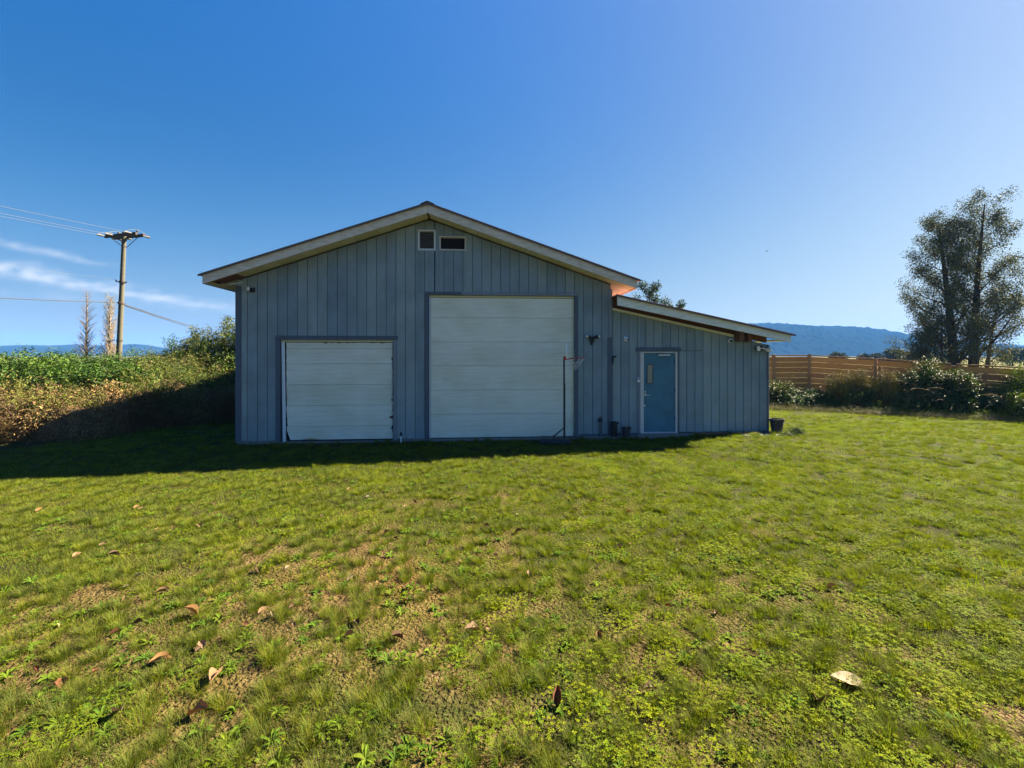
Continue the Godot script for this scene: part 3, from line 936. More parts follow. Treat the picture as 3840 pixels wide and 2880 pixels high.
	mb.box(Vector3(0, 0, 0.02), Vector3(0.07, 0.11, 0.04), Basis(), 0.008)
	put("box", mb, M.white_plastic, o)
	mb = MB.new()
	mb.lathe(Vector3(0, 0.025, 0.04), [Vector2(0.022, 0.0), Vector2(0.02, 0.012), Vector2(0.0, 0.016)], 12, Basis(Vector3.RIGHT, PI / 2))
	put("button", mb, M.red_plastic, o)

	mb = MB.new()
	mb.tube([bp(4.44, 2.282, -0.045), bp(4.7, 2.270, -0.045), bp(5.0, 2.278, -0.045), bp(5.01, 2.30, -0.05)], [0.006, 0.006, 0.006, 0.006], 6)
	tag(put("wall_wire", mb, M.cable), "thin dark wire along the boards right of the blue door's header", "wire")

	o = thing("water_tap", "dark standpipe tap on the wall right of the big garage door", "tap", bp(2.27, 0.06, 0.07), TURN)
	mb = MB.new()
	mb.tube([Vector3(0, 0, 0), Vector3(0, 0.2, 0), Vector3(0, 0.40, 0)], [0.032, 0.03, 0.03], 10)
	put("pipe", mb, M.trim, o)
	mb = MB.new()
	mb.lathe(Vector3(0, 0.38, 0), [Vector2(0.02, 0.0), Vector2(0.055, 0.04), Vector2(0.05, 0.09), Vector2(0.02, 0.13), Vector2(0.0, 0.14)], 12)
	mb.tube([Vector3(0, 0.44, 0), Vector3(-0.06, 0.44, 0.03), Vector3(-0.075, 0.40, 0.035)], [0.018, 0.016, 0.014], 8)
	put("tap_head", mb, M.black_plastic, o)

	o = thing("drain_bin", "tall black plastic bin against the wall left of the planter", "bin", bp(2.61, 0.085, 0.06), TURN)
	mb = MB.new()
	mb.lathe(Vector3(0, 0, 0.05), [Vector2(0.0, 0.0), Vector2(0.075, 0.0), Vector2(0.085, 0.34), Vector2(0.092, 0.345), Vector2(0.092, 0.37), Vector2(0.078, 0.37), Vector2(0.07, 0.05), Vector2(0.0, 0.05)], 18)
	put("body", mb, M.black_plastic, o)
	mb = MB.new()
	mb.box(Vector3(0.08, 0.34, 0.05), Vector3(0.09, 0.05, 0.08), Basis(), 0.01)
	put("spout", mb, M.black_plastic, o)

	o = thing("planter", "dark planter pot with one dead stem beside the blue door", "planter", bp(2.90, 0.10, 0.20), TURN)
	mb = MB.new()
	mb.lathe(Vector3(), [Vector2(0.0, 0.0), Vector2(0.085, 0.0), Vector2(0.11, 0.17), Vector2(0.125, 0.175), Vector2(0.125, 0.225), Vector2(0.105, 0.225), Vector2(0.10, 0.18), Vector2(0.0, 0.18)], 20)
	put("pot", mb, M.dark_plastic, o)
	mb = MB.new()
	for k in 3:
		var x := 0.0
		var pts := [Vector3(k * 0.02 - 0.02, 0.17, 0)]
		for j in 4:
			x += rnd(-0.02, 0.02)
			pts.append(Vector3(x + k * 0.02 - 0.02, 0.17 + (j + 1) * [0.12, 0.08, 0.05][k], rnd(-0.01, 0.01)))
		mb.tube(pts, [0.006, 0.005, 0.004, 0.003, 0.001], 5)
	put("stem", mb, M.pale_twig, o)

	o = thing("bucket", "weathered black bucket standing in the grass at the lean-to's right corner", "bucket", Vector3(0, 0, 0) + bp(7.02, 0.115, 0.05), TURN)
	mb = MB.new()
	mb.lathe(Vector3(), [Vector2(0.0, 0.0), Vector2(0.125, 0.0), Vector2(0.165, 0.30), Vector2(0.185, 0.305), Vector2(0.188, 0.365), Vector2(0.170, 0.365), Vector2(0.155, 0.30), Vector2(0.12, 0.02), Vector2(0.0, 0.02)], 28)
	put("body", mb, M.dark_plastic, o)
	mb = MB.new()
	mb.lathe(Vector3(0, 0.25, 0), [Vector2(0.158, 0.0), Vector2(0.168, 0.004), Vector2(0.168, 0.014), Vector2(0.16, 0.016)], 28)
	put("ring", mb, M.dark_plastic, o)

	o = thing("vent_pipe", "thin white pipe with dark cap between the two garage doors", "pipe", bp(-2.76, -0.04, 0.10), TURN)
	mb = MB.new()
	mb.tube([Vector3(0, 0, 0), Vector3(0, 0.22, 0)], [0.017, 0.017], 10)
	put("pipe", mb, M.white_plastic, o)
	mb = MB.new()
	mb.lathe(Vector3(0, 0.20, 0), [Vector2(0.022, 0.0), Vector2(0.03, 0.02), Vector2(0.03, 0.06), Vector2(0.012, 0.10), Vector2(0.0, 0.10)], 12)
	put("cap", mb, M.black_plastic, o)

	# portable hoop, board turned edge-on to the viewer
	o = thing("basketball_hoop", "portable basketball hoop with black pole standing before the big garage door", "basketball hoop", bp(1.23, 0.0, 0.60), TURN - 0.20)
	mb = MB.new()
	mb.box(Vector3(-0.22, 0.075, 0.0), Vector3(0.78, 0.15, 0.50), Basis(), 0.045)
	put("base", mb, M.black_plastic, o)
	mb = MB.new()
	mb.tube([Vector3(0.0, 0.1, 0), Vector3(0.0, 1.46, 0)], [0.026, 0.026], 14)
	mb.tube([Vector3(-0.005, 1.44, 0), Vector3(-0.008, 2.09, 0)], [0.022, 0.022], 14)
	mb.tube([Vector3(0, 1.44, 0), Vector3(0, 1.47, 0)], [0.030, 0.030], 14)
	put("pole", mb, M.black_plastic, o)
	for s in [-1.0, 1.0]:
		mb = MB.new()
		mb.tube([Vector3(0.0, 0.40, s * 0.015), Vector3(-0.30, 0.14, s * 0.16)], [0.010, 0.010], 8)
		put("strut", mb, M.black_plastic, o)
	var bd := MB.new()
	var shape := PackedVector2Array()
	for k in 13:
		var a := PI * k / 12.0
		shape.append(Vector2(cos(a) * 0.36, 2.22 + sin(a) * 0.21))
	shape.append(Vector2(-0.32, 2.08))
	shape.append(Vector2(0.32, 2.08))
	bd.prism(shape, -0.012, 0.012)
	var bo := put("backboard", bd, M.white_plastic, o)
	bo.rotation.y = PI / 2
	bo.position.x = 0.055
	mb = MB.new()
	mb.box(Vector3(0.02, 2.09, 0), Vector3(0.09, 0.09, 0.12), Basis(), 0.01)
	put("bracket", mb, M.red_plastic, o)
	mb = MB.new()
	var ring := []
	var rr := []
	for k in 25:
		ring.append(Vector3(0.30 + 0.19 * cos(TAU * k / 24), 2.085, 0.19 * sin(TAU * k / 24)))
		rr.append(0.011)
	mb.tube(ring, rr, 6, false)
	mb.tube([Vector3(0.06, 2.045, -0.05), Vector3(0.20, 2.075, -0.14)], [0.008, 0.008], 6)
	mb.tube([Vector3(0.06, 2.045, 0.05), Vector3(0.20, 2.075, 0.14)], [0.008, 0.008], 6)
	put("rim", mb, M.red_plastic, o)
	mb = MB.new()
	for k in 10:       # what is left of the net, blown to one side
		var a := TAU * k / 10
		var top := Vector3(0.30 + 0.19 * cos(a), 2.08, 0.19 * sin(a))
		var low := Vector3(0.20 + 0.06 * cos(a), rnd(1.74, 1.86), 0.06 * sin(a))
		mb.tube([top, top.lerp(low, 0.5) + Vector3(-0.02, -0.03, 0), low], [0.005, 0.005, 0.005], 4)
		var b2 := TAU * (k + 1) / 10
		var top2 := Vector3(0.30 + 0.19 * cos(b2), 2.08, 0.19 * sin(b2))
		mb.tube([top.lerp(low, 0.45), top2.lerp(Vector3(0.20 + 0.06 * cos(b2), 1.8, 0.06 * sin(b2)), 0.3)], [0.004, 0.004], 4)
	put("net", mb, M.net, o)

# ------------------------------------------------------------------ pole and wires
func sagging(a: Vector3, b: Vector3, sag: float, r: float, steps := 24) -> MB:
	var mb := MB.new()
	var pts := []
	var rr := []
	for k in steps + 1:
		var t := k / float(steps)
		pts.append(a.lerp(b, t) - Vector3(0, sag * 4 * t * (1 - t), 0))
		rr.append(r)
	mb.tube(pts, rr, 5)
	return mb

func power_line() -> void:
	var foot := Vector3(-22.55, 0, -26)
	var along := Vector3(-1.4, 0, 4.9).normalized()       # towards the next pole, nearer the camera
	var o := thing("utility_pole", "weathered wooden utility pole with double crossarm beyond the left thicket", "utility pole", foot)
	var lean := Vector3(0.40, 9.2, 0)
	var mb := MB.new()
	mb.tube([Vector3.ZERO, lean * 0.5, lean], [0.145, 0.128, 0.105], 16)
	put("pole", mb, M.pole_wood, o)
	var arm_dir := along.cross(Vector3.UP).normalized()
	arm_dir = (arm_dir + along * -0.0).normalized()
	if arm_dir.x < 0:
		arm_dir = -arm_dir
	var top := lean - Vector3(0, 0.22, 0)
	var turn := Basis(arm_dir, Vector3.UP, arm_dir.cross(Vector3.UP))
	for s in [-1.0, 1.0]:
		mb = MB.new()
		mb.box(top + along * s * 0.20, Vector3(2.45, 0.17, 0.11), turn, 0.012)
		put("crossarm", mb, M.arm_wood, o)
	for s in [-1.0, 1.0]:
		for f in [-1.0, 1.0]:
			mb = MB.new()
			mb.tube([top + arm_dir * s * 0.75 + along * f * 0.2 - Vector3(0, 0.09, 0), top - Vector3(0, 0.62, 0) + along * f * 0.13], [0.018, 0.018], 6)
			put("brace", mb, M.arm_wood, o)
	var ends := [-1.10, -0.45, 1.02]
	for e in ends:
		for s in [-1.0, 1.0]:
			mb = MB.new()
			var at: Vector3 = top + arm_dir * e + along * s * 0.28
			mb.tube([at, at + along * s * 0.12, at + along * s * 0.36, at + along * s * 0.42], [0.025, 0.055, 0.06, 0.02], 10)
			put("insulator", mb, M.insulator if s > 0 else M.dark_plastic, o)
		mb = MB.new()
		var p0: Vector3 = top + arm_dir * e
		mb.lathe(p0 + Vector3(0, 0.085, 0), [Vector2(0.03, 0.0), Vector2(0.03, 0.08), Vector2(0.065, 0.09), Vector2(0.065, 0.14), Vector2(0.03, 0.17), Vector2(0.0, 0.17)], 10)
		put("insulator", mb, M.insulator, o)
		mb = MB.new()
		mb.tube([p0 + along * 0.7, p0 + along * 0.35 + Vector3(0, 0.20, 0), p0 + Vector3(0, 0.27, 0), p0 - along * 0.35 + Vector3(0, 0.18, 0), p0 - along * 0.7], [0.012, 0.012, 0.012, 0.012, 0.012], 6)
		put("jumper_wire", mb, M.wire, o)
	mb = MB.new()
	for y in [6.35, 5.13, 3.0]:
		mb.tube([lean * (y / 9.2) - Vector3(0, 0.05, 0), lean * (y / 9.2) + Vector3(0, 0.05, 0)], [0.155, 0.155], 14)
	put("band", mb, M.arm_wood, o)
	mb = MB.new()
	mb.tube([lean * 0.69 + Vector3(-0.15, 0, 0), lean * 0.69 + Vector3(-0.30, 0.02, 0.05), lean * 0.69 + Vector3(-0.30, 0.12, 0.05)], [0.03, 0.03, 0.05], 8)
	mb.tube([lean * 0.685 + Vector3(0.12, 0, 0), lean * 0.685 + Vector3(0.27, 0, 0.05), lean * 0.685 + Vector3(0.28, 0.07, 0.05)], [0.03, 0.03, 0.045], 8)
	mb.tube([lean * 0.56 + Vector3(0.02, 0, 0.15), lean * 0.56 + Vector3(0.05, 0, 0.24)], [0.05, 0.06], 8)
	put("bracket", mb, M.arm_wood, o)
	# wires
	var far := along * 46.0
	var say := ["uppermost of the three pale power wires left of the pole", "middle of the three pale power wires left of the pole", "lowest of the three pale power wires left of the pole"]
	for k in 3:
		var a: Vector3 = foot + top + arm_dir * ends[2 - k] + along * 0.7
		tag(put("power_wire", sagging(a, a + far + Vector3(0, 0.4, 0), 0.6, 0.0085), M.wire), say[k], "wire", "wires strung from the utility pole")
	var a2 := foot + lean * 0.69 + Vector3(-0.28, 0.12, 0.05)
	tag(put("power_wire", sagging(a2, a2 + far + Vector3(0, 0.5, 0), 0.35, 0.005), M.wire), "faint thin neutral wire across the cloud band, left of the pole", "wire", "wires strung from the utility pole")
	var a3 := foot + lean * 0.56 + Vector3(-0.02, 0, 0.24)
	tag(put("phone_cable", sagging(a3, a3 + far + Vector3(0, 0.3, 0), 1.0, 0.020), M.cable), "thick dark phone cable running left from the utility pole", "cable", "wires strung from the utility pole")
	for k in 2:
		var e2 := Vector3(-46 - k * 0.2, 5.15 - k * 0.32, -82)
		tag(put("phone_cable", sagging(a3 + Vector3(0.05, -0.05 * k, 0), e2, 0.5, 0.028), M.cable), ["upper of two dark cables running right from the pole to the barn corner", "lower of two dark cables running right from the pole to the barn corner"][k], "cable", "wires strung from the utility pole")

# ------------------------------------------------------------------ plants
# a spray of leaves about the origin, within the radius
func spray(count: int, radius: float, leaf: float, wide: float, dark: float, seed_: int, droop := 0.0) -> ArrayMesh:
	var r := RandomNumberGenerator.new()
	r.seed = seed_
	var mb := MB.new()
	for k in count:
		var at := Vector3(r.randf_range(-1, 1), r.randf_range(-1, 1), r.randf_range(-1, 1))
		if at.length() > 1:
			at = at.normalized() * r.randf()
		at *= radius
		var dir := (at.normalized() + Vector3(r.randf_range(-1, 1), r.randf_range(-0.7, 0.7) - droop, r.randf_range(-1, 1))).normalized()
		var side := dir.cross(Vector3(r.randf_range(-0.5, 0.5), 1, r.randf_range(-0.5, 0.5))).normalized()
		var up := side.cross(dir)
		var l := leaf * r.randf_range(0.7, 1.25)
		var w := l * wide
		mb.tint = grey(r.randf_range(dark, 1.0))
		mb.tint.r *= r.randf_range(0.85, 1.0)
		mb.tint.b *= r.randf_range(0.7, 1.0)
		var m1 := at + dir * l * 0.45 - up * l * 0.05
		var a := at
		var e := at + dir * l - up * l * 0.16
		var p := m1 + side * w * 0.5 + up * w * 0.12
		var q := m1 - side * w * 0.5 + up * w * 0.12
		mb.tri(a, p, e, up)
		mb.tri(a, e, q, up)
	return mb.mesh()

func branch(mb: MB, at: Vector3, dir: Vector3, length: float, radius: float, level: int, spots: Array, o: Dictionary) -> void:
	var steps: int = o.get("steps", 4)
	var pts := [at]
	var rr := [radius]
	var d := dir
	var p := at
	for k in steps:
		d = (d + Vector3(rnd(-1, 1), rnd(-1, 1), rnd(-1, 1)) * o.get("wander", 0.12) * (0.35 if level == 0 else 1.0) + Vector3.UP * o.get("lift", 0.05) * (1.0 if level > 0 else 0.3)).normalized()
		p = p + d * length / steps
		pts.append(p)
		rr.append(radius * lerpf(1.0, o.get("taper", 0.35), (k + 1.0) / steps))
	mb.tube(pts, rr, [9, 6, 4, 3][mini(level, 3)], false)
	if level >= o.levels:
		for k in range(1, pts.size()):
			spots.append([pts[k], d])
		return
	var n: int = o.kids[level]
	for k in n:
		var t := lerpf(o.from[level], 1.0, (k + rnd(0.1, 0.9)) / n)
		var i := mini(int(t * steps), steps - 1)
		var f := t * steps - i
		var q: Vector3 = pts[i].lerp(pts[i + 1], f)
		var axis: Vector3 = (pts[i + 1] - pts[i]).normalized()
		var spin := rnd(0, TAU) if level > 0 else k * 2.4 + rnd(-0.4, 0.4)
		var out := axis.cross(Vector3.RIGHT if absf(axis.x) < 0.8 else Vector3.UP).normalized().rotated(axis, spin)
		var ang: float = o.angle[level] + rnd(-0.2, 0.2)
		var nd := (axis * cos(ang) + out * sin(ang)).normalized()
		var ln: float = length * o.ratio[level] * (1.0 - o.get("shrink", 0.55) * (t - o.from[level]) / maxf(0.01, 1.0 - o.from[level])) * rnd(0.75, 1.2)
		branch(mb, q, nd, ln, lerpf(rr[i], rr[i + 1], f) * o.get("thin", 0.5), level + 1, spots, o)

# a bush: low domes [x, distance, half width, half depth, height] clad in leaf sprays
func bush(called: String, label: String, category: String, domes: Array, colors: Array, per: float, leafmesh: ArrayMesh, m: Material, core: Material, group := "", scale_ := 1.0) -> Node3D:
	var first: Array = domes[0]
	var o := thing(called, label, category, Vector3(first[0], 0, -first[1]), 0.0, group)
	var mb := MB.new()
	var places := []
	var tints := []
	for dm in domes:
		var c := Vector3(dm[0] - first[0], land(dm[0], -dm[1]) - 0.05, -(dm[1] - first[1]))
		var rad := Vector3(dm[2], dm[4], dm[3])
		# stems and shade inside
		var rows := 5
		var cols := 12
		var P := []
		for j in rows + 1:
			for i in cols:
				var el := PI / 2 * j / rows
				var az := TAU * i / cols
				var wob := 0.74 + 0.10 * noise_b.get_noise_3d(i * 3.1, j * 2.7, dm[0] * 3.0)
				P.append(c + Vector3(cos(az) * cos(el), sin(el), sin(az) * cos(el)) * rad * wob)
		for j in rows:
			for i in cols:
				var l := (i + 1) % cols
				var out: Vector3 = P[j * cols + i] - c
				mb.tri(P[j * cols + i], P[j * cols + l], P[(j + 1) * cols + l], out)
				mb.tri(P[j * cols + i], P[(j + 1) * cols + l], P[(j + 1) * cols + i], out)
		var area: float = (dm[2] + dm[3]) * PI * dm[4] * 0.6 + PI * dm[2] * dm[3]
		for k in int(area * per):
			var az := rnd(0, TAU)
			var el := asin(pow(rnd(0.0, 1.0), 0.9))
			var dir := Vector3(cos(az) * cos(el), sin(el), sin(az) * cos(el))
			var wp := c + dir * rad
			var lump := noise_b.get_noise_3d((wp.x + first[0]) * 1.6, wp.y * 1.6, (wp.z - first[1]) * 1.6)
			var q := c + dir * rad * (0.90 + 0.36 * lump + rnd(-0.16, 0.08))
			if rng.randf() < 0.08:
				q += dir * rnd(0.0, 0.38)
			if q.y < 0.02:
				q.y = rnd(0.02, 0.2)
			var b := Basis.from_euler(Vector3(rnd(-0.6, 0.6), rnd(0, TAU), rnd(-0.6, 0.6))).scaled(Vector3.ONE * scale_ * rnd(0.7, 1.25))
			places.append(Transform3D(b, q))
			var kind := clampf(0.5 + 0.9 * noise_a.get_noise_3d((wp.x + first[0]) * 0.7, wp.y * 0.9, (wp.z - first[1]) * 0.7) + rnd(-0.25, 0.25), 0, 0.999)
			var base: Color = colors[int(kind * colors.size())]
			tints.append(base * rnd(0.75, 1.2))
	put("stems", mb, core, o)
	scatter("foliage", leafmesh, m, places, tints, o)
	return o

# arching canes rising out of the domes
func canes(o: Node3D, domes: Array, count: int, m: Material, length: float, r := 0.007) -> void:
	var mb := MB.new()
	var first: Array = domes[0]
	for k in count:
		var dm: Array = domes[rng.randi_range(0, domes.size() - 1)]
		var az := rnd(0, TAU)
		var rr := sqrt(rng.randf()) * 0.9
		var base := Vector3(dm[0] - first[0] + cos(az) * dm[2] * rr, dm[4] * sqrt(1 - rr * rr) * 0.75, -(dm[1] - first[1]) + sin(az) * dm[3] * rr)
		var d := Vector3(cos(az) * 0.6 + rnd(-0.4, 0.4), rnd(0.5, 1.1), sin(az) * 0.6 + rnd(-0.4, 0.4)).normalized()
		var pts := [base]
		var rad := [r]
		var p := base
		var l := length * rnd(0.5, 1.2)
		for j in 5:
			d = (d + Vector3(rnd(-0.1, 0.1), -0.22, rnd(-0.1, 0.1))).normalized()
			p += d * l / 5
			pts.append(p)
			rad.append(r * (1 - (j + 1) / 6.0))
		mb.tube(pts, rad, 4, false)
	put("canes", mb, m, o, "stuff")

func blade(mb: MB, at: Vector3, dir: Vector3, h: float, w: float, bend: float) -> void:
	# a bent strip of three quads narrowing to a tip
	var side := Vector3(-dir.z, 0, dir.x) * w * 0.5
	var prev := at
	var ps := side
	for k in 3:
		var t := (k + 1) / 3.0
		var p := at + Vector3(0, h * (t - bend * 0.35 * t * t), 0) + dir * h * bend * t * t
		var s := side * (1 - t * 0.95) if k < 2 else Vector3.ZERO
		var nn := (Vector3.UP * 0.6 - dir * 0.5).normalized()
		if k < 2:
			mb.quad(prev - ps, prev + ps, p + s, p - s, nn)
		else:
			mb.tri(prev - ps, prev + ps, p, nn)
		prev = p
		ps = s

func turf_patch(size: float, count: int, h0: float, h1: float, w: float, flat: float, seed_: int, clump := false) -> ArrayMesh:
	var r := RandomNumberGenerator.new()
	r.seed = seed_
	var mb := MB.new()
	for k in count:
		var at := Vector3(r.randf_range(-0.5, 0.5) * size, -0.004, r.randf_range(-0.5, 0.5) * size)
		var az := r.randf() * TAU
		var dir := Vector3(cos(az), 0, sin(az))
		if clump:
			var rr := sqrt(r.randf()) * size * 0.22
			at = Vector3(cos(az) * rr, -0.004, sin(az) * rr)
			dir = (dir + Vector3(r.randf_range(-0.6, 0.6), 0, r.randf_range(-0.6, 0.6))).normalized()
		var g := r.randf_range(0.55, 1.0)
		mb.tint = Color(g * r.randf_range(0.8, 1.0), g, g * r.randf_range(0.6, 1.0))
		if r.randf() < 0.12:
			mb.tint = Color(1.0, 0.80, 0.9)       # a drying blade
		blade(mb, at, dir, r.randf_range(h0, h1), w * r.randf_range(0.7, 1.3), r.randf_range(0.3, 1.0) * flat)
	return mb.mesh()

func rosette(leaves: int, length: float, wide: float, rise: float, seed_: int) -> ArrayMesh:
	var r := RandomNumberGenerator.new()
	r.seed = seed_
	var mb := MB.new()
	for k in leaves:
		var az := TAU * k / leaves * 1.9 + r.randf_range(-0.35, 0.35)
		var dir := Vector3(cos(az), 0, sin(az))
		var side := Vector3(-dir.z, 0, dir.x)
		var l := length * r.randf_range(0.6, 1.2)
		var up := rise * r.randf_range(0.4, 1.4)
		var g := r.randf_range(0.7, 1.0)
		mb.tint = Color(g * r.randf_range(0.8, 1.0), g, g * r.randf_range(0.7, 1.0))
		var prev: Array = []
		for j in 5:
			var t := j / 4.0
			var c := dir * l * t + Vector3(0, up * l * (1.5 * t - 1.1 * t * t) + 0.006, 0)
			var w: float = wide * l * [0.10, 0.34, 0.5, 0.36, 0.0][j]
			var fold := Vector3(0, w * 0.35, 0)
			var row := [c + side * w + fold, c, c - side * w + fold]
			if j > 0:
				mb.quad(prev[0], prev[1], row[1], row[0], Vector3.UP)
				mb.quad(prev[1], prev[2], row[2], row[1], Vector3.UP)
			prev = row
	return mb.mesh()

func clover(count: int, size: float, leaf: float, seed_: int) -> ArrayMesh:
	var r := RandomNumberGenerator.new()
	r.seed = seed_
	var mb := MB.new()
	for k in count:
		var az := r.randf() * TAU
		var rr := sqrt(r.randf()) * size
		var at := Vector3(cos(az) * rr, r.randf_range(0.012, 0.045), sin(az) * rr)
		var g := r.randf_range(0.65, 1.0)
		mb.tint = Color(g, g, g * r.randf_range(0.5, 1.0))
		for j in 3:
			var a := az + TAU * j / 3
			var d := Vector3(cos(a), r.randf_range(-0.15, 0.35), sin(a))
			var s := Vector3(-d.z, 0, d.x)
			var l := leaf * r.randf_range(0.8, 1.2)
			mb.quad(at, at + d * l * 0.6 + s * l * 0.42, at + d * l, at + d * l * 0.6 - s * l * 0.42, Vector3.UP)
	return mb.mesh()

func lawn_color(x: float, z: float) -> Color:
	var d := -z
	var sunny := Color(0.240, 0.270, 0.020)       # yellow-green, thick turf
	var cool := Color(0.125, 0.155, 0.042)        # greyer fine grass
	var lush := Color(0.165, 0.232, 0.022)
	var t := clampf(0.5 + 0.9 * noise_b.get_noise_2d(x * 0.7 + 30, z * 0.7) + 0.25 * smooth(3.5, 8.0, d) + 0.2 * smooth(0, 5, x) - 0.25 * smooth(5, 2.5, d), 0, 1)
	var c := cool.lerp(sunny, t)
	c = c.lerp(lush, clampf(0.4 + 0.8 * noise_a.get_noise_2d(x * 0.5 - 20, z * 0.5), 0, 1) * 0.5)
	return c

func lawn() -> void:
	var root := Node3D.new()
	root.name = "lawn_grass"
	add_child(root)
	tag(root, "short patchy lawn grass, yellow-green in the sun", "", "", "stuff")
	var meshes := []
	for k in 3:
		meshes.append(turf_patch(0.42, 300, 0.022, 0.060, 0.0042, 1.0, 100 + k))
	var P := [[], [], []]
	var C := [[], [], []]
	var D := []
	var DC := []
	var z := -1.9
	while z > -23.0:
		var d := -z
		var step := 0.24 if d < 9 else (0.30 if d < 14 else 0.36)
		var x := -1.22 * d - 0.6
		while x < 1.22 * d + 0.6:
			var px := x + rnd(-0.12, 0.12)
			var pz := z + rnd(-0.12, 0.12)
			var q := Basis(Vector3.UP, -TURN) * (Vector3(px, 0, pz) - BARN)
			var indoors := q.z < 0.10 and q.z > -14.2 and q.x > -6.75 and q.x < 6.95
			var earth := q.z < 0.45 and q.z > 0.0 and q.x > -5.7 and q.x < -2.7 and rng.randf() < 0.75
			var lost := d > 10.0 and px < -11.2 and d > 10.2 + (px + 11.7) * 1.7
			if not indoors and not earth and not lost:
				var w := worn(px, pz)
				var k := rng.randi_range(0, 2)
				if rng.randf() > smooth(0.38, 0.85, w) * 0.95 + (0.10 if d > 5 else 0.0):
					var s := rnd(0.55, 1.45) * lerpf(1.0, 0.62, smooth(0.2, 0.7, w)) * lerpf(1.0, 1.15, smooth(6, 12, d))
					P[k].append(Transform3D(Basis(Vector3.UP, rnd(0, TAU)).scaled(Vector3(1.0, s, 1.0)), Vector3(px, land(px, pz), pz)))
					var own := lawn_color(px, pz) * rnd(0.62, 1.22)
					if rng.randf() < 0.10:
						own = own.lerp(Color(0.26, 0.21, 0.07), rnd(0.3, 0.8))      # a drier patch
					C[k].append(own)
				if w > 0.25 and d < 11 and rng.randf() < 0.30 + 0.5 * w:
					D.append(Transform3D(Basis(Vector3.UP, rnd(0, TAU)).scaled(Vector3(1, rnd(0.6, 1.2), 1)), Vector3(px, land(px, pz), pz)))
					DC.append(Color(0.30, 0.225, 0.125).lerp(Color(0.24, 0.18, 0.07), rng.randf()) * rnd(0.7, 1.1))
			x += step
		z -= step
	for k in 3:
		scatter("turf", meshes[k], M.grass, P[k], C[k], root)
	tag(scatter("dry_thatch", turf_patch(0.40, 90, 0.008, 0.022, 0.0035, 3.2, 140), M.straw, D, DC), "thin straw-coloured thatch between the grass", "", "", "stuff")

	# single tufts, broad-leaved weeds and clover
	var tufts := []
	var tc := []
	var weeds := [[], [], []]
	var wc := [[], [], []]
	var clov := [[], []]
	var cc := [[], []]
	for k in 17000:
		var d := 1.95 + pow(rng.randf(), 0.9) * 13.5
		var x := rnd(-1.2, 1.2) * d
		var q := Basis(Vector3.UP, -TURN) * (Vector3(x, 0, -d) - BARN)
		if q.z < 0.2 and q.x > -6.9 and q.x < 7.0:
			continue
		if d > 9.5 and x < -10.6:
			continue
		var at := Vector3(x, land(x, -d), -d)
		var r := rng.randf()
		var zone := noise_b.get_noise_2d(x * 1.3 + 70, d * 1.3)
		if r < 0.34:
			tufts.append(Transform3D(Basis(Vector3.UP, rnd(0, TAU)).scaled(Vector3.ONE * rnd(0.6, 1.25)), at))
			tc.append(Color(0.120, 0.145, 0.042).lerp(Color(0.17, 0.18, 0.026), rng.randf()) * rnd(0.8, 1.15))
		elif r < 0.76:
			if zone + rnd(-0.12, 0.12) > -0.08 and d < 14.0:
				var i := rng.randi_range(0, 2)
				weeds[i].append(Transform3D(Basis.from_euler(Vector3(rnd(-0.15, 0.15), rnd(0, TAU), rnd(-0.15, 0.15))).scaled(Vector3.ONE * (0.30 + 0.70 * pow(rng.randf(), 1.6))), at))
				wc[i].append(Color(0.095, 0.165, 0.024).lerp(Color(0.16, 0.21, 0.022), rng.randf()) * rnd(0.75, 1.15))
		elif x > 0.2 + zone * 3.0 and zone > -0.25 or zone > 0.3:
			var i := rng.randi_range(0, 1)
			clov[i].append(Transform3D(Basis(Vector3.UP, rnd(0, TAU)).scaled(Vector3.ONE * rnd(0.7, 1.3)), at))
			cc[i].append(Color(0.21, 0.245, 0.012).lerp(Color(0.12, 0.18, 0.016), rng.randf()) * rnd(0.8, 1.15))
	for k in 230:
		var p := bp(rnd(-6.9, 7.0), 0.0, rnd(0.12, 0.42))
		var e := Basis(Vector3.UP, rnd(0, TAU)).scaled(Vector3(1, rnd(0.7, 2.0), 1) * rnd(0.5, 1.1))
		tufts.append(Transform3D(e, Vector3(p.x, land(p.x, p.z), p.z)))
		tc.append(Color(0.13, 0.17, 0.03).lerp(Color(0.24, 0.20, 0.06), rng.randf() * 0.7) * rnd(0.8, 1.1))
	tag(scatter("grass_tufts", turf_patch(0.26, 170, 0.045, 0.105, 0.0028, 0.9, 150, true), M.grass, tufts, tc), "fine soft tufts of bunch grass standing out of the lawn", "", "", "stuff")
	var wr := Node3D.new()
	wr.name = "lawn_weeds"
	add_child(wr)
	tag(wr, "broad-leaved weed rosettes all over the worn lawn", "", "", "stuff")
	scatter("rosettes", rosette(11, 0.085, 0.30, 0.55, 160), M.grass, weeds[0], wc[0], wr)
	scatter("rosettes", rosette(8, 0.070, 0.42, 0.35, 161), M.grass, weeds[1], wc[1], wr)
	scatter("rosettes", rosette(14, 0.075, 0.24, 0.85, 162), M.grass, weeds[2], wc[2], wr)
	var cl := Node3D.new()
	cl.name = "clover_foliage"
	add_child(cl)
	tag(cl, "low yellow-green clover patches in the lawn", "", "", "stuff")
	scatter("clover", clover(60, 0.17, 0.011, 170), M.grass, clov[0], cc[0], cl)
	scatter("clover", clover(40, 0.12, 0.013, 171), M.grass, clov[1], cc[1], cl)

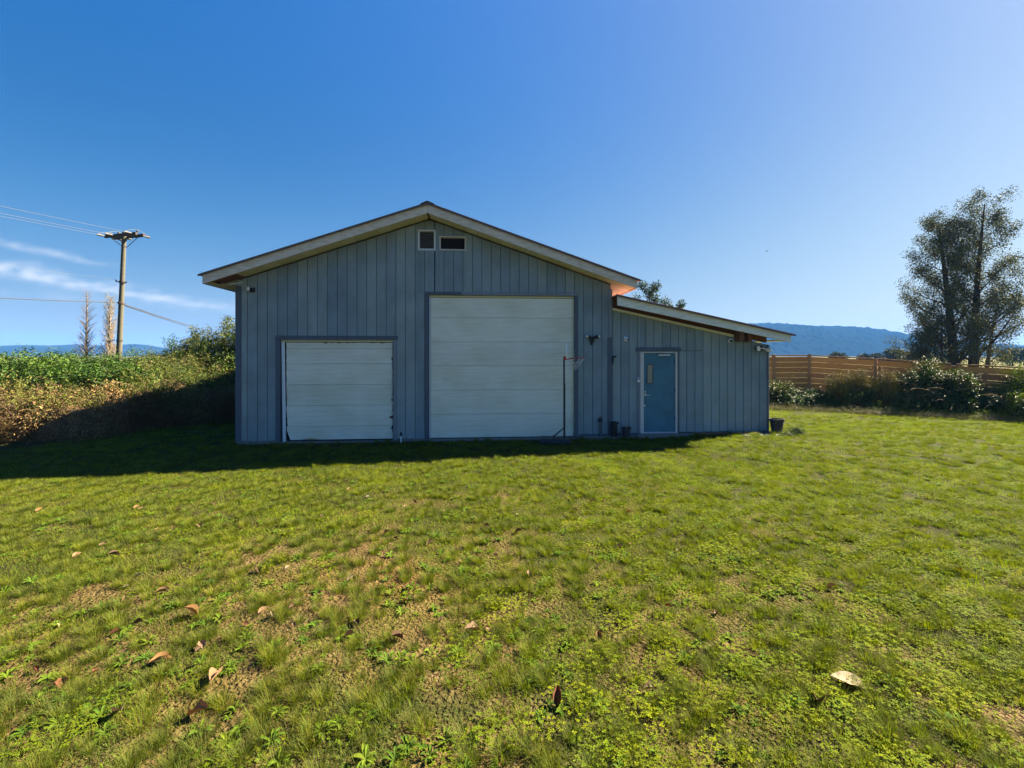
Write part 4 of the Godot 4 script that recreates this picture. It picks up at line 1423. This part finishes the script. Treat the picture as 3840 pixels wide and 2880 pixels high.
# a fallen leaf, curled; kind 0 pointed oval, 1 lobed, 2 rolled
func leaf_mesh(kind: int, curl: float, seed_: int) -> ArrayMesh:
	var r := RandomNumberGenerator.new()
	r.seed = seed_
	var mb := MB.new()
	var prev := []
	var rows := 9
	for j in rows + 1:
		var t := j / float(rows)
		var w := 0.36 * pow(sin(PI * pow(t, 0.75)), 0.8)
		if kind == 1:
			w *= 1.05 + 0.16 * cos(t * 15.0)
		var row := []
		for i in 5:
			var s := (i - 2) / 2.0
			var bend := curl * (s * s) * w
			var x := s * w * (1.0 - 0.3 * curl * absf(s))
			if kind == 2:
				x = w * 0.62 * sin(s * 1.7)
				bend = w * 0.75 * (1 - cos(s * 1.7))
			var y := bend + 0.10 * sin(t * PI) * curl + r.randf_range(-0.018, 0.018) + curl * 0.16 * t * t
			row.append(Vector3(x, y, t - 0.5))
		if j > 0:
			for i in 4:
				var g := 0.78 if i == 1 or i == 2 else 1.0
				mb.tint = grey(g * r.randf_range(0.8, 1.0))
				mb.quad(prev[i], prev[i + 1], row[i + 1], row[i], Vector3.UP)
		prev = row
	mb.tint = grey(0.7)
	mb.tube([Vector3(0, 0.01, -0.47), Vector3(0.02, 0.05, -0.62), Vector3(0.05, 0.12, -0.80)], [0.012, 0.010, 0.008], 4)
	return mb.mesh()

func fallen_leaves() -> void:
	var tones := {"t": Color(0.25, 0.155, 0.082), "o": Color(0.28, 0.155, 0.062), "r": Color(0.16, 0.060, 0.030), "p": Color(0.33, 0.265, 0.17), "k": Color(0.24, 0.150, 0.10), "b": Color(0.10, 0.058, 0.035)}
	var say := {"t": "tan", "o": "orange-tan", "r": "dark red-brown", "p": "pale straw-coloured", "k": "pinkish-brown", "b": "dark brown"}
	var mats := {}
	for k in tones:
		mats[k] = mat("fallen_" + k, tones[k], 0.7, {"vertex": true, "spec": 0.3, "back": Color(0.45, 0.38, 0.26), "tone": ntex(0.05, grey(0.55), grey(1.0), 0.5, 4), "scale": Vector3(6, 6, 6)})
	var shapes := [leaf_mesh(0, 0.9, 1), leaf_mesh(1, 0.7, 2), leaf_mesh(2, 0.6, 3), leaf_mesh(0, 0.3, 4)]
	# the leaves large enough to be known one by one: x, distance, length, tone, shape, tilt
	var known := [
		[-2.34, 2.71, 0.16, "p", 0, 0.7, "standing on edge at the lower left of the lawn", 0.9], [-1.87, 2.72, 0.18, "o", 1, 0.5, "lobed and lying right of the standing pale leaf, near the front"],
		[-2.92, 2.95, 0.12, "r", 1, 0.3, "nearest to the front left corner of the lawn"], [-2.46, 3.18, 0.17, "o", 2, 0.1, "rolled lengthwise behind the dark red-brown leaf, front left"],
		[-1.96, 3.0, 0.20, "t", 2, 0.25, "long and rolled like a twig, front left"], [-2.28, 3.34, 0.11, "k", 1, 0.2, "flat between the rolled leaf and the upright one, front left"],
		[-2.64, 3.73, 0.16, "o", 0, 1.0, "standing upright beside a weed, left of centre"], [-2.07, 3.79, 0.11, "t", 0, 0.3, "curled, just right of the upright leaf"],
		[-3.16, 4.11, 0.15, "t", 2, 0.0, "lying flat and long on short grass at the left"], [-4.27, 4.87, 0.15, "b", 0, 0.5, "cupped, with a lit rim, at the far left"],
		[-4.65, 4.87, 0.13, "t", 0, 0.2, "just left of the cupped dark leaf"], [-3.3, 5.55, 0.14, "p", 0, 0.5, "brightest leaf on the grass left of centre"],
		[-3.51, 5.81, 0.13, "b", 2, 0.2, "behind the brightest leaf, left of centre"], [-3.93, 5.71, 0.13, "t", 1, 0.2, "in short grass left of the brightest leaf"],
		[-1.51, 5.48, 0.12, "o", 0, 0.4, "curled in the middle of the lawn before the small garage door"], [-0.92, 5.16, 0.13, "t", 0, 0.6, "with a raised tip, in the middle of the lawn"],
		[-1.53, 4.34, 0.10, "p", 0, 0.8, "resting on brown moss in the centre"], [-0.91, 3.91, 0.11, "t", 0, 1.1, "standing on end right of the brown moss"],
		[-0.31, 3.55, 0.17, "k", 1, 0.3, "ragged and broad at the centre front"], [-0.87, 3.41, 0.14, "b", 0, 0.7, "arched like a small cave at the centre front"],
		[-1.22, 3.43, 0.11, "t", 0, 0.4, "left of the arched dark leaf"], [0.28, 2.80, 0.15, "r", 2, 1.1, "upright at the bottom, right of centre"],
		[0.88, 2.89, 0.13, "b", 1, 0.2, "half hidden in weeds near the bottom, right of centre"], [0.08, 5.47, 0.12, "b", 0, 0.6, "in the middle of the lawn before the big garage door"],
		[0.17, 4.42, 0.11, "k", 1, 0.3, "by a dark tuft in the middle of the lawn"], [1.6, 6.22, 0.12, "o", 0, 0.2, "lying flat before the lean-to"],
		[2.19, 2.96, 0.27, "p", 3, 0.15, "the largest leaf, deeply veined, at the lower right", -1.9], [1.87, 2.78, 0.15, "b", 0, 0.8, "left of the largest leaf, at the lower right"],
		[2.93, 4.16, 0.10, "t", 0, 0.6, "cupped in clover at the right"], [4.44, 4.52, 0.11, "r", 2, 0.1, "in a bare spot far to the right"],
		[-2.51, 4.5, 0.12, "b", 1, 0.3, "on worn earth left of the brown moss"], [-5.3, 6.43, 0.11, "o", 0, 0.3, "far back at the left, near a bare patch"],
		[-6.58, 6.34, 0.12, "o", 0, 0.5, "farthest left on the sunny grass"], [-4.25, 6.12, 0.12, "k", 1, 0.2, "beside a bare patch at the left"]]
	for f in known:
		var o := put("fallen_leaf", shapes[f[4]], mats[f[3]])
		o.transform = Transform3D(Basis(Vector3.UP, f[7] if f.size() > 7 else rnd(0, TAU)) * Basis(Vector3.RIGHT, -f[5] * 0.65) * Basis().scaled(Vector3.ONE * f[2] * 0.78), Vector3(f[0], land(f[0], -f[1]) + 0.014 + f[2] * 0.16 * f[5], -f[1]))
		tag(o, "%s dry leaf %s" % [say[f[3]], f[6]], "leaf", "dry leaves fallen on the lawn")
	for k in 115:
		var d := 3.0 + 5.5 * rng.randf()
		var x := rnd(-1.05, 0.45) * d
		var tone: String = ["t", "b", "p", "r", "k", "b", "k"][rng.randi_range(0, 6)]
		var o := put("fallen_leaf", shapes[rng.randi_range(0, 3)], mats[tone])
		o.transform = Transform3D(Basis.from_euler(Vector3(rnd(-0.5, 0.5), rnd(0, TAU), rnd(-0.4, 0.4))).scaled(Vector3.ONE * rnd(0.04, 0.08)), Vector3(x, land(x, -d) + 0.018, -d))
		var side: String = "far left" if x / d < -0.62 else ("left" if x / d < -0.22 else ("middle" if x / d < 0.15 else "right"))
		var deep: String = "close to the front" if d < 4.2 else ("half way to the barn" if d < 6.3 else "near the barn's shadow")
		tag(o, "small %s dry leaf %s, %s of the lawn" % [say[tone], deep, side], "leaf", "dry leaves fallen on the lawn")

func trees() -> void:
	# the big twin-trunked tree at the right
	var o := thing("cottonwood_tree", "tall twin-trunked tree with thin dark foliage behind the wooden fence", "tree", Vector3(29.6, 0, -30))
	var spots := []
	var style := {"levels": 3, "kids": [36, 12, 4], "from": [0.05, 0.14, 0.2], "angle": [1.05, 0.75, 0.7], "ratio": [0.37, 0.36, 0.55], "wander": 0.10, "lift": 0.09, "taper": 0.10, "thin": 0.30, "steps": 6, "shrink": 0.70}
	var thin_style := style.duplicate()
	thin_style.kids = [13, 8, 3]
	for tr in [[Vector3(-0.4, 0, 0), Vector3(0.0, 1, 0.0), 11.2, 0.34], [Vector3(0.45, 0, 0.3), Vector3(0.02, 1, 0.02), 12.0, 0.31], [Vector3(-1.6, 0, 0.4), Vector3(-0.08, 1, 0.0), 5.4, 0.12], [Vector3(-2.6, 0, -0.2), Vector3(-0.05, 1, 0.1), 3.6, 0.07], [Vector3(1.8, 0, -0.3), Vector3(0.10, 1, 0.05), 7.5, 0.13]] :
		var mb := MB.new()
		branch(mb, tr[0], tr[1].normalized(), tr[2], tr[3], 0, spots, style if tr[3] > 0.3 else thin_style)
		put("trunk", mb, M.bark, o)
	var places := []
	var tints := []
	for s in spots:
		if rng.randf() < 0.44 or (s[0].y > 11.2 and rng.randf() < 0.5):
			continue
		for k in 1:
			var col := Color(0.130, 0.138, 0.075)
			if rng.randf() < 0.22 + 0.25 * noise_a.get_noise_3d(s[0].x * 1.5, s[0].y * 1.5, s[0].z * 1.5):
				col = Color(0.20, 0.165, 0.035)
			places.append(Transform3D(Basis.from_euler(Vector3(rnd(-1, 1), rnd(0, TAU), rnd(-1, 1))).scaled(Vector3.ONE * rnd(0.6, 1.15)), s[0] + Vector3(rnd(-0.25, 0.25), rnd(-0.25, 0.2), rnd(-0.25, 0.25))))
			tints.append(col * rnd(0.7, 1.3))
	print("tree sprays ", places.size())
	scatter("crown", spray(7, 0.27, 0.11, 0.62, 0.6, 201, 0.3), M.tree_leaf, places, tints, o)

	# two bare columnar trees by the pole
	for k in 2:
		var at := Vector3([-28.1, -27.0][k], 0, [-30.0, -30.5][k])
		o = thing("bare_tree", ["greyer, thinner bare narrow tree, left of the pair beside the utility pole", "paler, bushier bare tree between its thin grey twin and the pole"][k], "tree", at)
		var mb := MB.new()
		spots = []
		branch(mb, Vector3.ZERO, Vector3(0.02 if k == 0 else 0.0, 1, 0).normalized(), [6.3, 5.9][k], [0.10, 0.11][k], 0, spots, {"levels": 2, "kids": [[110, 6], [130, 6]][k], "from": [0.10, 0.2], "angle": [[0.75, 0.6], [0.5, 0.5]][k], "ratio": [[0.17, 0.6], [0.22, 0.55]][k], "wander": 0.06, "lift": [0.03, 0.10][k], "taper": 0.2, "thin": 0.42, "steps": 5, "shrink": 0.6})
		put("trunk", mb, M.grey_twig if k == 0 else M.pale_twig, o)
		if k == 1:
			var pl := []
			var pt := []
			for s in spots:
				if rng.randf() < 0.18:
					pl.append(Transform3D(Basis.from_euler(Vector3(rnd(-1, 1), rnd(0, TAU), rnd(-1, 1))).scaled(Vector3.ONE * rnd(0.5, 1)), s[0]))
					pt.append(Color(0.24, 0.19, 0.12))
			scatter("crown", spray(6, 0.10, 0.07, 0.5, 0.6, 203), M.leaf, pl, pt, o)

	# green crowns behind the barn
	var round_ := spray(16, 0.26, 0.13, 0.55, 0.5, 205, 0.2)
	for k in 2:
		var at := Vector3([9.0, 11.0][k], 0, [-30.0, -31.0][k])
		o = thing("leafy_tree", ["green leafy tree top seen between the barn eave and the lean-to roof", "small leafy tree tip just right of the larger one over the lean-to roof"][k], "tree", at)
		var mb := MB.new()
		spots = []
		branch(mb, Vector3.ZERO, Vector3.UP, [6.3, 5.3][k], 0.14, 0, spots, {"levels": 2, "kids": [16, 6], "from": [0.3, 0.2], "angle": [0.9, 0.7], "ratio": [0.30, 0.5], "wander": 0.1, "lift": 0.08, "taper": 0.15, "thin": 0.36, "steps": 5})
		put("trunk", mb, M.bark, o)
		var pl := []
		var pt := []
		for s in spots:
			pl.append(Transform3D(Basis.from_euler(Vector3(rnd(-1, 1), rnd(0, TAU), rnd(-1, 1))).scaled(Vector3.ONE * rnd(0.6, 1.1)), s[0]))
			pt.append(Color(0.075, 0.11, 0.035) * rnd(0.7, 1.3))
		scatter("crown", round_, M.tree_leaf, pl, pt, o)

	# far trees standing along the field beyond the fence
	var far_spray := spray(18, 0.55, 0.42, 0.6, 0.5, 207)
	for k in 9:
		var d := rnd(85, 120)
		var x: float = d * [0.80, 0.835, 0.86, 0.885, 0.905, 1.10, 1.125, 0.775, 0.715][k]
		var h: float = [2.5, 3.4, 3.0, 2.8, 3.2, 3.6, 4.2, 2.4, 2.7][k]
		o = thing("far_tree", ["third low hazy tree beyond the fence, counted from the lean-to", "fourth low hazy tree beyond the fence, counted from the lean-to", "fifth low hazy tree beyond the fence, counted from the lean-to", "sixth low hazy tree beyond the fence, counted from the lean-to", "last low hazy tree beyond the fence before the big tree", "hazy tree on the horizon just right of the big tree", "hazy tree on the horizon farthest right of the big tree", "second low hazy tree beyond the fence, counted from the lean-to", "first low hazy tree beyond the fence, counted from the lean-to"][k], "tree", Vector3(x, 0, -d), 0.0, "far trees on the horizon beyond the fence")
		var mb := MB.new()
		mb.tube([Vector3.ZERO, Vector3(0, h * 0.6, 0)], [0.15, 0.06], 5)
		put("trunk", mb, M.bark, o)
		var pl := []
		var pt := []
		for j in 130:
			var q := Vector3(rnd(-1, 1), rnd(-1, 1), rnd(-1, 1))
			if q.length() > 1:
				q = q.normalized()
			pl.append(Transform3D(Basis.from_euler(Vector3(rnd(-1, 1), rnd(0, TAU), rnd(-1, 1))).scaled(Vector3.ONE * rnd(0.5, 1)), Vector3(0, h * 0.55, 0) + q * Vector3(h * 0.55, h * 0.42, h * 0.55)))
			pt.append(Color(0.045, 0.060, 0.030) * rnd(0.7, 1.3))
		scatter("crown", far_spray, M.tree_leaf, pl, pt, o)

func bird() -> void:
	var o := thing("bird", "tiny dark bird high in the clear sky above the lean-to", "bird", Vector3(33.6, 15.9, -60))
	o.scale = Vector3.ONE * 0.7
	var mb := MB.new()
	mb.tube([Vector3(-0.22, 0, 0), Vector3(-0.12, 0.01, 0), Vector3(0.05, 0, 0), Vector3(0.16, 0.02, 0), Vector3(0.24, 0.0, 0)], [0.015, 0.05, 0.06, 0.035, 0.004], 8)
	put("body", mb, M.black_plastic, o)
	for s in [-1.0, 1.0]:
		mb = MB.new()
		mb.quad(Vector3(0.08, 0.02, s * 0.04), Vector3(-0.06, 0.02, s * 0.04), Vector3(-0.08, 0.11, s * 0.26), Vector3(0.05, 0.11, s * 0.26), Vector3.UP)
		mb.quad(Vector3(0.05, 0.11, s * 0.26), Vector3(-0.08, 0.11, s * 0.26), Vector3(-0.12, 0.07, s * 0.5), Vector3(-0.09, 0.07, s * 0.5), Vector3.UP)
		put("wing", mb, M.black_plastic, o)

func fence() -> void:
	var o := thing("fence", "stained cedar fence of horizontal boards behind the brambles at the right", "fence", Vector3.ZERO)
	var run := [Vector3(8.6, 0, -19.9), Vector3(11.30, 0, -19.65), Vector3(12.74, 0, -19.5), Vector3(14.38, -0.08, -18.0), Vector3(16.02, -0.22, -16.5), Vector3(17.66, -0.34, -15.0), Vector3(19.3, -0.44, -13.5)]
	var tops := [2.11, 2.135, 2.15, 2.02, 1.83, 1.70, 1.60]
	for i in run.size():
		var mb := MB.new()
		var dir: Vector3 = (run[mini(i + 1, run.size() - 1)] - run[maxi(i - 1, 0)])
		dir.y = 0
		dir = dir.normalized()
		var bs := Basis(dir, Vector3.UP, dir.cross(Vector3.UP))
		mb.box(run[i] + Vector3(0, tops[i] / 2 + 0.03, 0) - Vector3(0, run[i].y / 2, 0), Vector3(0.12, tops[i] + 0.06, 0.12), bs, 0.008)
		put("post", mb, M.cedar_post, o)
	for i in run.size() - 1:
		var a: Vector3 = run[i]
		var b: Vector3 = run[i + 1]
		var flat := Vector3(b.x - a.x, 0, b.z - a.z)
		var dir := flat.normalized()
		var nrm := dir.cross(Vector3.UP).normalized()
		if nrm.z < 0:
			nrm = -nrm
		var ang := atan2(tops[i + 1] - tops[i], flat.length())
		for k in 8:
			var ya: float = tops[i] - 0.05 - 0.225 * (k + 0.5)
			var yb: float = tops[i + 1] - 0.05 - 0.225 * (k + 0.5)
			var mb := MB.new()
			var lay := Basis(dir.rotated(dir.cross(Vector3.UP), ang), Vector3.UP, dir.cross(Vector3.UP)).orthonormalized() * Basis(Vector3.RIGHT, rnd(-0.03, 0.03))
			mb.box(Vector3((a.x + b.x) / 2, (ya + yb) / 2, (a.z + b.z) / 2), Vector3(flat.length() - 0.125, 0.217, 0.032), lay, 0.004)
			put("board", mb, M["cedar_%d" % rng.randi_range(0, 3)], o)
		var cap := MB.new()
		var cd := Basis(dir.rotated(dir.cross(Vector3.UP), ang), Vector3.UP, dir.cross(Vector3.UP)).orthonormalized()
		cap.box(Vector3((a.x + b.x) / 2, (tops[i] + tops[i + 1]) / 2 + 0.005, (a.z + b.z) / 2), Vector3(flat.length() - 0.125, 0.05, 0.13), cd, 0.005)
		put("top_rail", cap, M.cedar_post, o)

func thickets() -> void:
	var small := spray(18, 0.18, 0.062, 0.66, 0.55, 301, 0.25)
	var wispy := spray(18, 0.20, 0.070, 0.34, 0.55, 302, 0.1)
	var green := [Color(0.042, 0.088, 0.018), Color(0.065, 0.120, 0.018), Color(0.095, 0.150, 0.020), Color(0.032, 0.064, 0.020)]
	var olive := [Color(0.065, 0.088, 0.024), Color(0.125, 0.145, 0.028), Color(0.165, 0.165, 0.034), Color(0.15, 0.105, 0.048), Color(0.040, 0.066, 0.018)]
	var brown := [Color(0.26, 0.155, 0.075), Color(0.34, 0.215, 0.10), Color(0.18, 0.10, 0.055), Color(0.13, 0.125, 0.04)]
	var dark := [Color(0.040, 0.075, 0.025), Color(0.060, 0.10, 0.028), Color(0.085, 0.11, 0.030), Color(0.14, 0.115, 0.055)]
	var lime := [Color(0.15, 0.18, 0.026), Color(0.20, 0.215, 0.030), Color(0.085, 0.125, 0.028)]

	# left of the barn, far to near
	var d1 := [[-17.6, 14.6, 3.0, 1.8, 2.25], [-14.6, 13.9, 2.4, 1.6, 2.15], [-20.5, 14.5, 3.0, 2.0, 2.35], [-12.6, 14.4, 1.5, 1.4, 2.0], [-16.0, 17.0, 5.5, 2.0, 2.2]]
	bush("bramble_patch", "low green bramble patch at the far left under the bare trees", "bramble", d1, green, 75, small, M.leaf, M.stems, "brambles left of the barn")
	var d2 := [[-12.2, 15.8, 1.8, 1.5, 1.95], [-12.3, 17.2, 1.5, 1.4, 1.8], [-11.6, 14.2, 1.3, 1.0, 1.6], [-10.8, 16.9, 1.2, 1.1, 1.5], [-13.3, 17.4, 2.2, 1.5, 2.15], [-14.0, 18.5, 2.2, 1.5, 2.25], [-13.0, 19.0, 1.6, 1.4, 2.2]]
	var o := bush("bramble_patch", "yellowing olive brambles at the foot of the utility pole", "bramble", d2, olive, 85, wispy, M.leaf, M.stems_dry, "brambles left of the barn")
	canes(o, d2, 90, M.cane, 1.0)
	var d3 := [[-12.0, 20.5, 2.1, 1.9, 3.75], [-13.9, 20.2, 1.7, 1.7, 3.25], [-10.3, 20.0, 1.9, 1.8, 3.7], [-11.7, 18.4, 1.6, 1.4, 2.05], [-10.2, 18.0, 1.4, 1.3, 1.75], [-15.0, 19.6, 1.3, 1.3, 2.3]]
	o = bush("bramble_mound", "tallest bramble mound, close beside the barn's left wall", "bramble", d3, green + [olive[1], olive[2], olive[2], olive[0]], 85, small, M.leaf, M.stems, "brambles left of the barn")
	canes(o, d3, 60, M.cane, 1.1)
	var mb := MB.new()
	for k in 9:         # bare whips above the mound
		var x := rnd(-0.9, 1.0)
		mb.tube([Vector3(x, 2.4, 0), Vector3(x + rnd(0.0, 0.1), 3.2, 0), Vector3(x + rnd(0.1, 0.3), rnd(3.3, 4.0), rnd(-0.2, 0.2))], [0.016, 0.012, 0.004], 4)
	put("bare_whips", mb, M.bark, o, "stuff")
	# dry, flattened growth in front
	var d4 := [[-11.9, 12.2, 1.5, 1.0, 1.15], [-10.7, 14.4, 1.2, 1.0, 1.1], [-13.4, 12.2, 1.6, 1.2, 1.45], [-9.7, 16.3, 1.1, 0.9, 1.0], [-12.3, 13.3, 1.6, 1.0, 1.4], [-15.2, 12.2, 1.8, 1.2, 1.4], [-9.0, 17.2, 1.0, 0.8, 1.1], [-8.0, 17.6, 0.8, 0.7, 1.0]]
	o = bush("dead_bramble", "dry brown dead brambles and flattened stalks along the lawn edge, left", "bramble", d4, brown + [olive[2]], 70, wispy, M.straw, M.stems_dry, "brambles left of the barn")
	canes(o, d4, 240, M.cane, 0.95, 0.005)
	var stalks := []
	var sc := []
	for k in 3600:
		var t := rng.randf()
		var x := lerpf(-15.5, -8.0, t) + rnd(-0.5, 0.5)
		var d := lerpf(11.0, 15.2, smooth(-13.5, -8.0, x)) + rnd(-0.2, 1.3)
		stalks.append(Transform3D(Basis.from_euler(Vector3(rnd(-0.3, 0.3), rnd(0, TAU), rnd(-0.3, 0.3))).scaled(Vector3(1, rnd(0.8, 1.5), 1) * rnd(0.6, 1.2)), Vector3(x, rnd(-0.02, 0.75) * smooth(-0.2, 1.0, d - lerpf(11.0, 15.2, smooth(-13.5, -8.0, x))), -d)))
		sc.append(Color(0.29, 0.19, 0.095).lerp(Color(0.18, 0.10, 0.055), rng.randf()) * rnd(0.6, 1.1))
	tag(scatter("dry_grass", turf_patch(0.5, 12, 0.25, 0.62, 0.008, 1.3, 320, true), M.straw, stalks, sc), "tall dry straw-coloured grass along the bramble edge, left", "", "", "stuff")

	# right of the barn, in front of the fence
	var e1 := [[10.8, 18.5, 0.9, 0.7, 0.95], [9.2, 18.8, 1.2, 0.8, 0.9], [12.1, 18.1, 1.0, 0.7, 0.72], [13.4, 17.4, 0.9, 0.7, 0.85], [11.5, 17.8, 0.8, 0.5, 0.5], [14.4, 16.6, 0.8, 0.6, 0.75]]
	bush("dark_bramble", "dark shaded brambles at the foot of the fence beside the bucket", "bramble", e1, dark, 75, small, M.leaf, M.stems, "brambles along the fence")
	var e2 := [[13.35, 17.6, 0.75, 0.5, 1.65], [14.1, 17.1, 0.65, 0.5, 1.5], [12.8, 17.8, 0.5, 0.4, 1.3]]
	o = bush("dried_goldenrod", "straw-yellow clump of dried tall weeds against the fence", "shrub", e2, [Color(0.30, 0.24, 0.07), Color(0.22, 0.16, 0.07), Color(0.16, 0.15, 0.04), Color(0.13, 0.09, 0.05)], 120, wispy, M.straw, M.stems_dry, "", 0.8)
	canes(o, e2, 60, M.cane, 0.7)
	var tall := []
	var tall_c := []
	for k in 130:
		var dm: Array = e2[k % 3]
		tall.append(Transform3D(Basis.from_euler(Vector3(rnd(-0.3, 0.3), rnd(0, TAU), rnd(-0.3, 0.3))).scaled(Vector3.ONE * rnd(0.7, 1.3)), Vector3(dm[0] - e2[0][0] + rnd(-0.6, 0.6), rnd(0.5, 1.0), -(dm[1] - e2[0][1]) + rnd(-0.3, 0.4))))
		tall_c.append(Color(0.26, 0.22, 0.07).lerp(Color(0.16, 0.15, 0.03), rng.randf()) * rnd(0.8, 1.2))
	scatter("stalks", turf_patch(0.4, 12, 0.3, 0.7, 0.012, 0.7, 322, true), M.straw, tall, tall_c, o)
	var e3 := [[15.0, 16.4, 0.8, 0.7, 1.85], [15.6, 15.8, 0.7, 0.6, 1.5], [14.6, 16.2, 0.8, 0.6, 1.0], [16.4, 14.9, 0.9, 0.6, 0.85], [15.3, 15.4, 0.8, 0.5, 0.75], [17.2, 14.2, 0.9, 0.6, 0.85]]
	o = bush("climbing_bramble", "dark bramble climbing over the fence top below the big tree", "bramble", e3, dark + [green[1], lime[2]], 85, small, M.leaf, M.stems, "brambles along the fence")
	canes(o, e3, 70, M.cane, 1.2)
	var e4 := [[17.0, 15.1, 0.8, 0.7, 1.55], [17.9, 14.4, 1.0, 0.9, 1.75], [16.3, 14.3, 0.7, 0.5, 0.95], [18.3, 13.4, 1.0, 0.7, 1.2]]
	bush("lime_shrub", "bright yellow-green shrub covering the fence's right end", "shrub", e4, lime, 115, wispy, M.leaf, M.stems)
	var e5 := [[14.2, 15.2, 0.8, 0.35, 0.28], [15.3, 14.6, 0.7, 0.35, 0.30], [16.2, 13.8, 0.8, 0.35, 0.28], [13.0, 16.0, 0.8, 0.35, 0.25]]
	bush("low_weeds", "low green weeds along the lawn edge before the fence brambles", "weeds", e5, lime + [dark[1]], 130, wispy, M.leaf, M.stems_dry, "", 0.55)
	stalks = []
	sc = []
	for k in 700:
		var t := rng.randf()
		var q := Vector3(9.0, 0, -18.0).lerp(Vector3(17.5, 0, -13.0), t) + Vector3(rnd(-0.3, 0.3), 0, rnd(-0.35, 0.45))
		stalks.append(Transform3D(Basis.from_euler(Vector3(rnd(-0.4, 0.4), rnd(0, TAU), rnd(-0.4, 0.4))).scaled(Vector3.ONE * rnd(0.4, 0.9)), q + Vector3(0, land(q.x, q.z), 0)))
		sc.append(Color(0.30, 0.22, 0.12).lerp(Color(0.15, 0.17, 0.035), rng.randf() if t > 0.5 else rnd(0.5, 1.0)) * rnd(0.7, 1.15))
	tag(scatter("dry_grass", turf_patch(0.4, 22, 0.12, 0.42, 0.006, 1.2, 321, true), M.straw, stalks, sc), "dry and green long grass along the fence brambles, right", "", "", "stuff")
	# weed by the bucket
	var e6 := [[7.35, 11.75, 0.26, 0.2, 0.30], [7.05, 11.60, 0.25, 0.15, 0.16]]
	bush("leafy_weed", "leafy green weed growing against the bucket at the lean-to's corner", "weed", e6, [lime[0], lime[2], green[2]], 420, wispy, M.leaf, M.stems, "", 0.36)
	# small stones at the lean-to's corner
	var st := MB.new()
	st.lathe(Vector3(), [Vector2(0.0, -0.012), Vector2(0.018, -0.006), Vector2(0.02, 0.006), Vector2(0.0, 0.014)], 7)
	var sp := []
	var sc2 := []
	for k in 160:
		var p := bp(rnd(5.9, 7.0), 0.0, rnd(0.12, 0.45))
		sp.append(Transform3D(Basis.from_euler(Vector3(rnd(-1, 1), rnd(0, TAU), rnd(-1, 1))).scaled(Vector3(rnd(0.5, 1.4), rnd(0.5, 1.2), rnd(0.5, 1.4))), Vector3(p.x, land(p.x, p.z) + 0.012, p.z)))
		sc2.append(grey(rnd(0.25, 0.5)))
	tag(scatter("gravel", st.mesh(), M.straw, sp, sc2), "scattered pale gravel at the lean-to's right corner", "", "", "stuff")

func _ready() -> void:
	rng.seed = 20251
	noise_a.seed = 5
	noise_a.frequency = 0.55
	noise_b.seed = 9
	noise_b.frequency = 1.1
	noise_c.seed = 21
	noise_c.frequency = 0.9
	setting()
	materials()
	ground()
	hills("hills", 1500.0, [Vector2(-1.7, 0.014), Vector2(-1.5, 0.020), Vector2(-1.13, 0.022), Vector2(-1.06, 0.026), Vector2(-0.98, 0.024), Vector2(-0.925, 0.027), Vector2(-0.90, 0.023), Vector2(-0.855, 0.024), Vector2(-0.825, 0.028), Vector2(-0.79, 0.021), Vector2(-0.76, 0.010), Vector2(-0.70, 0.003), Vector2(-0.4, 0.002)], M.hill_far, 1.2, 500.0, "far blue mountain range low on the left horizon")
	hills("hills", 1500.0, [Vector2(0.10, 0.01), Vector2(0.35, 0.058), Vector2(0.48, 0.070), Vector2(0.535, 0.0715), Vector2(0.575, 0.067), Vector2(0.60, 0.0645), Vector2(0.635, 0.067), Vector2(0.68, 0.0645), Vector2(0.708, 0.057), Vector2(0.75, 0.049), Vector2(0.777, 0.0407), Vector2(0.816, 0.027), Vector2(0.846, 0.0254), Vector2(0.874, 0.0295), Vector2(0.95, 0.026), Vector2(1.06, 0.014), Vector2(1.2, 0.010), Vector2(1.7, 0.008)], M.hill_near, 4.5, 900.0, "wooded blue-green hill behind the lean-to on the right horizon")
	barn_()
	fixtures()
	fence()
	power_line()
	trees()
	bird()
	thickets()
	lawn()
	fallen_leaves()
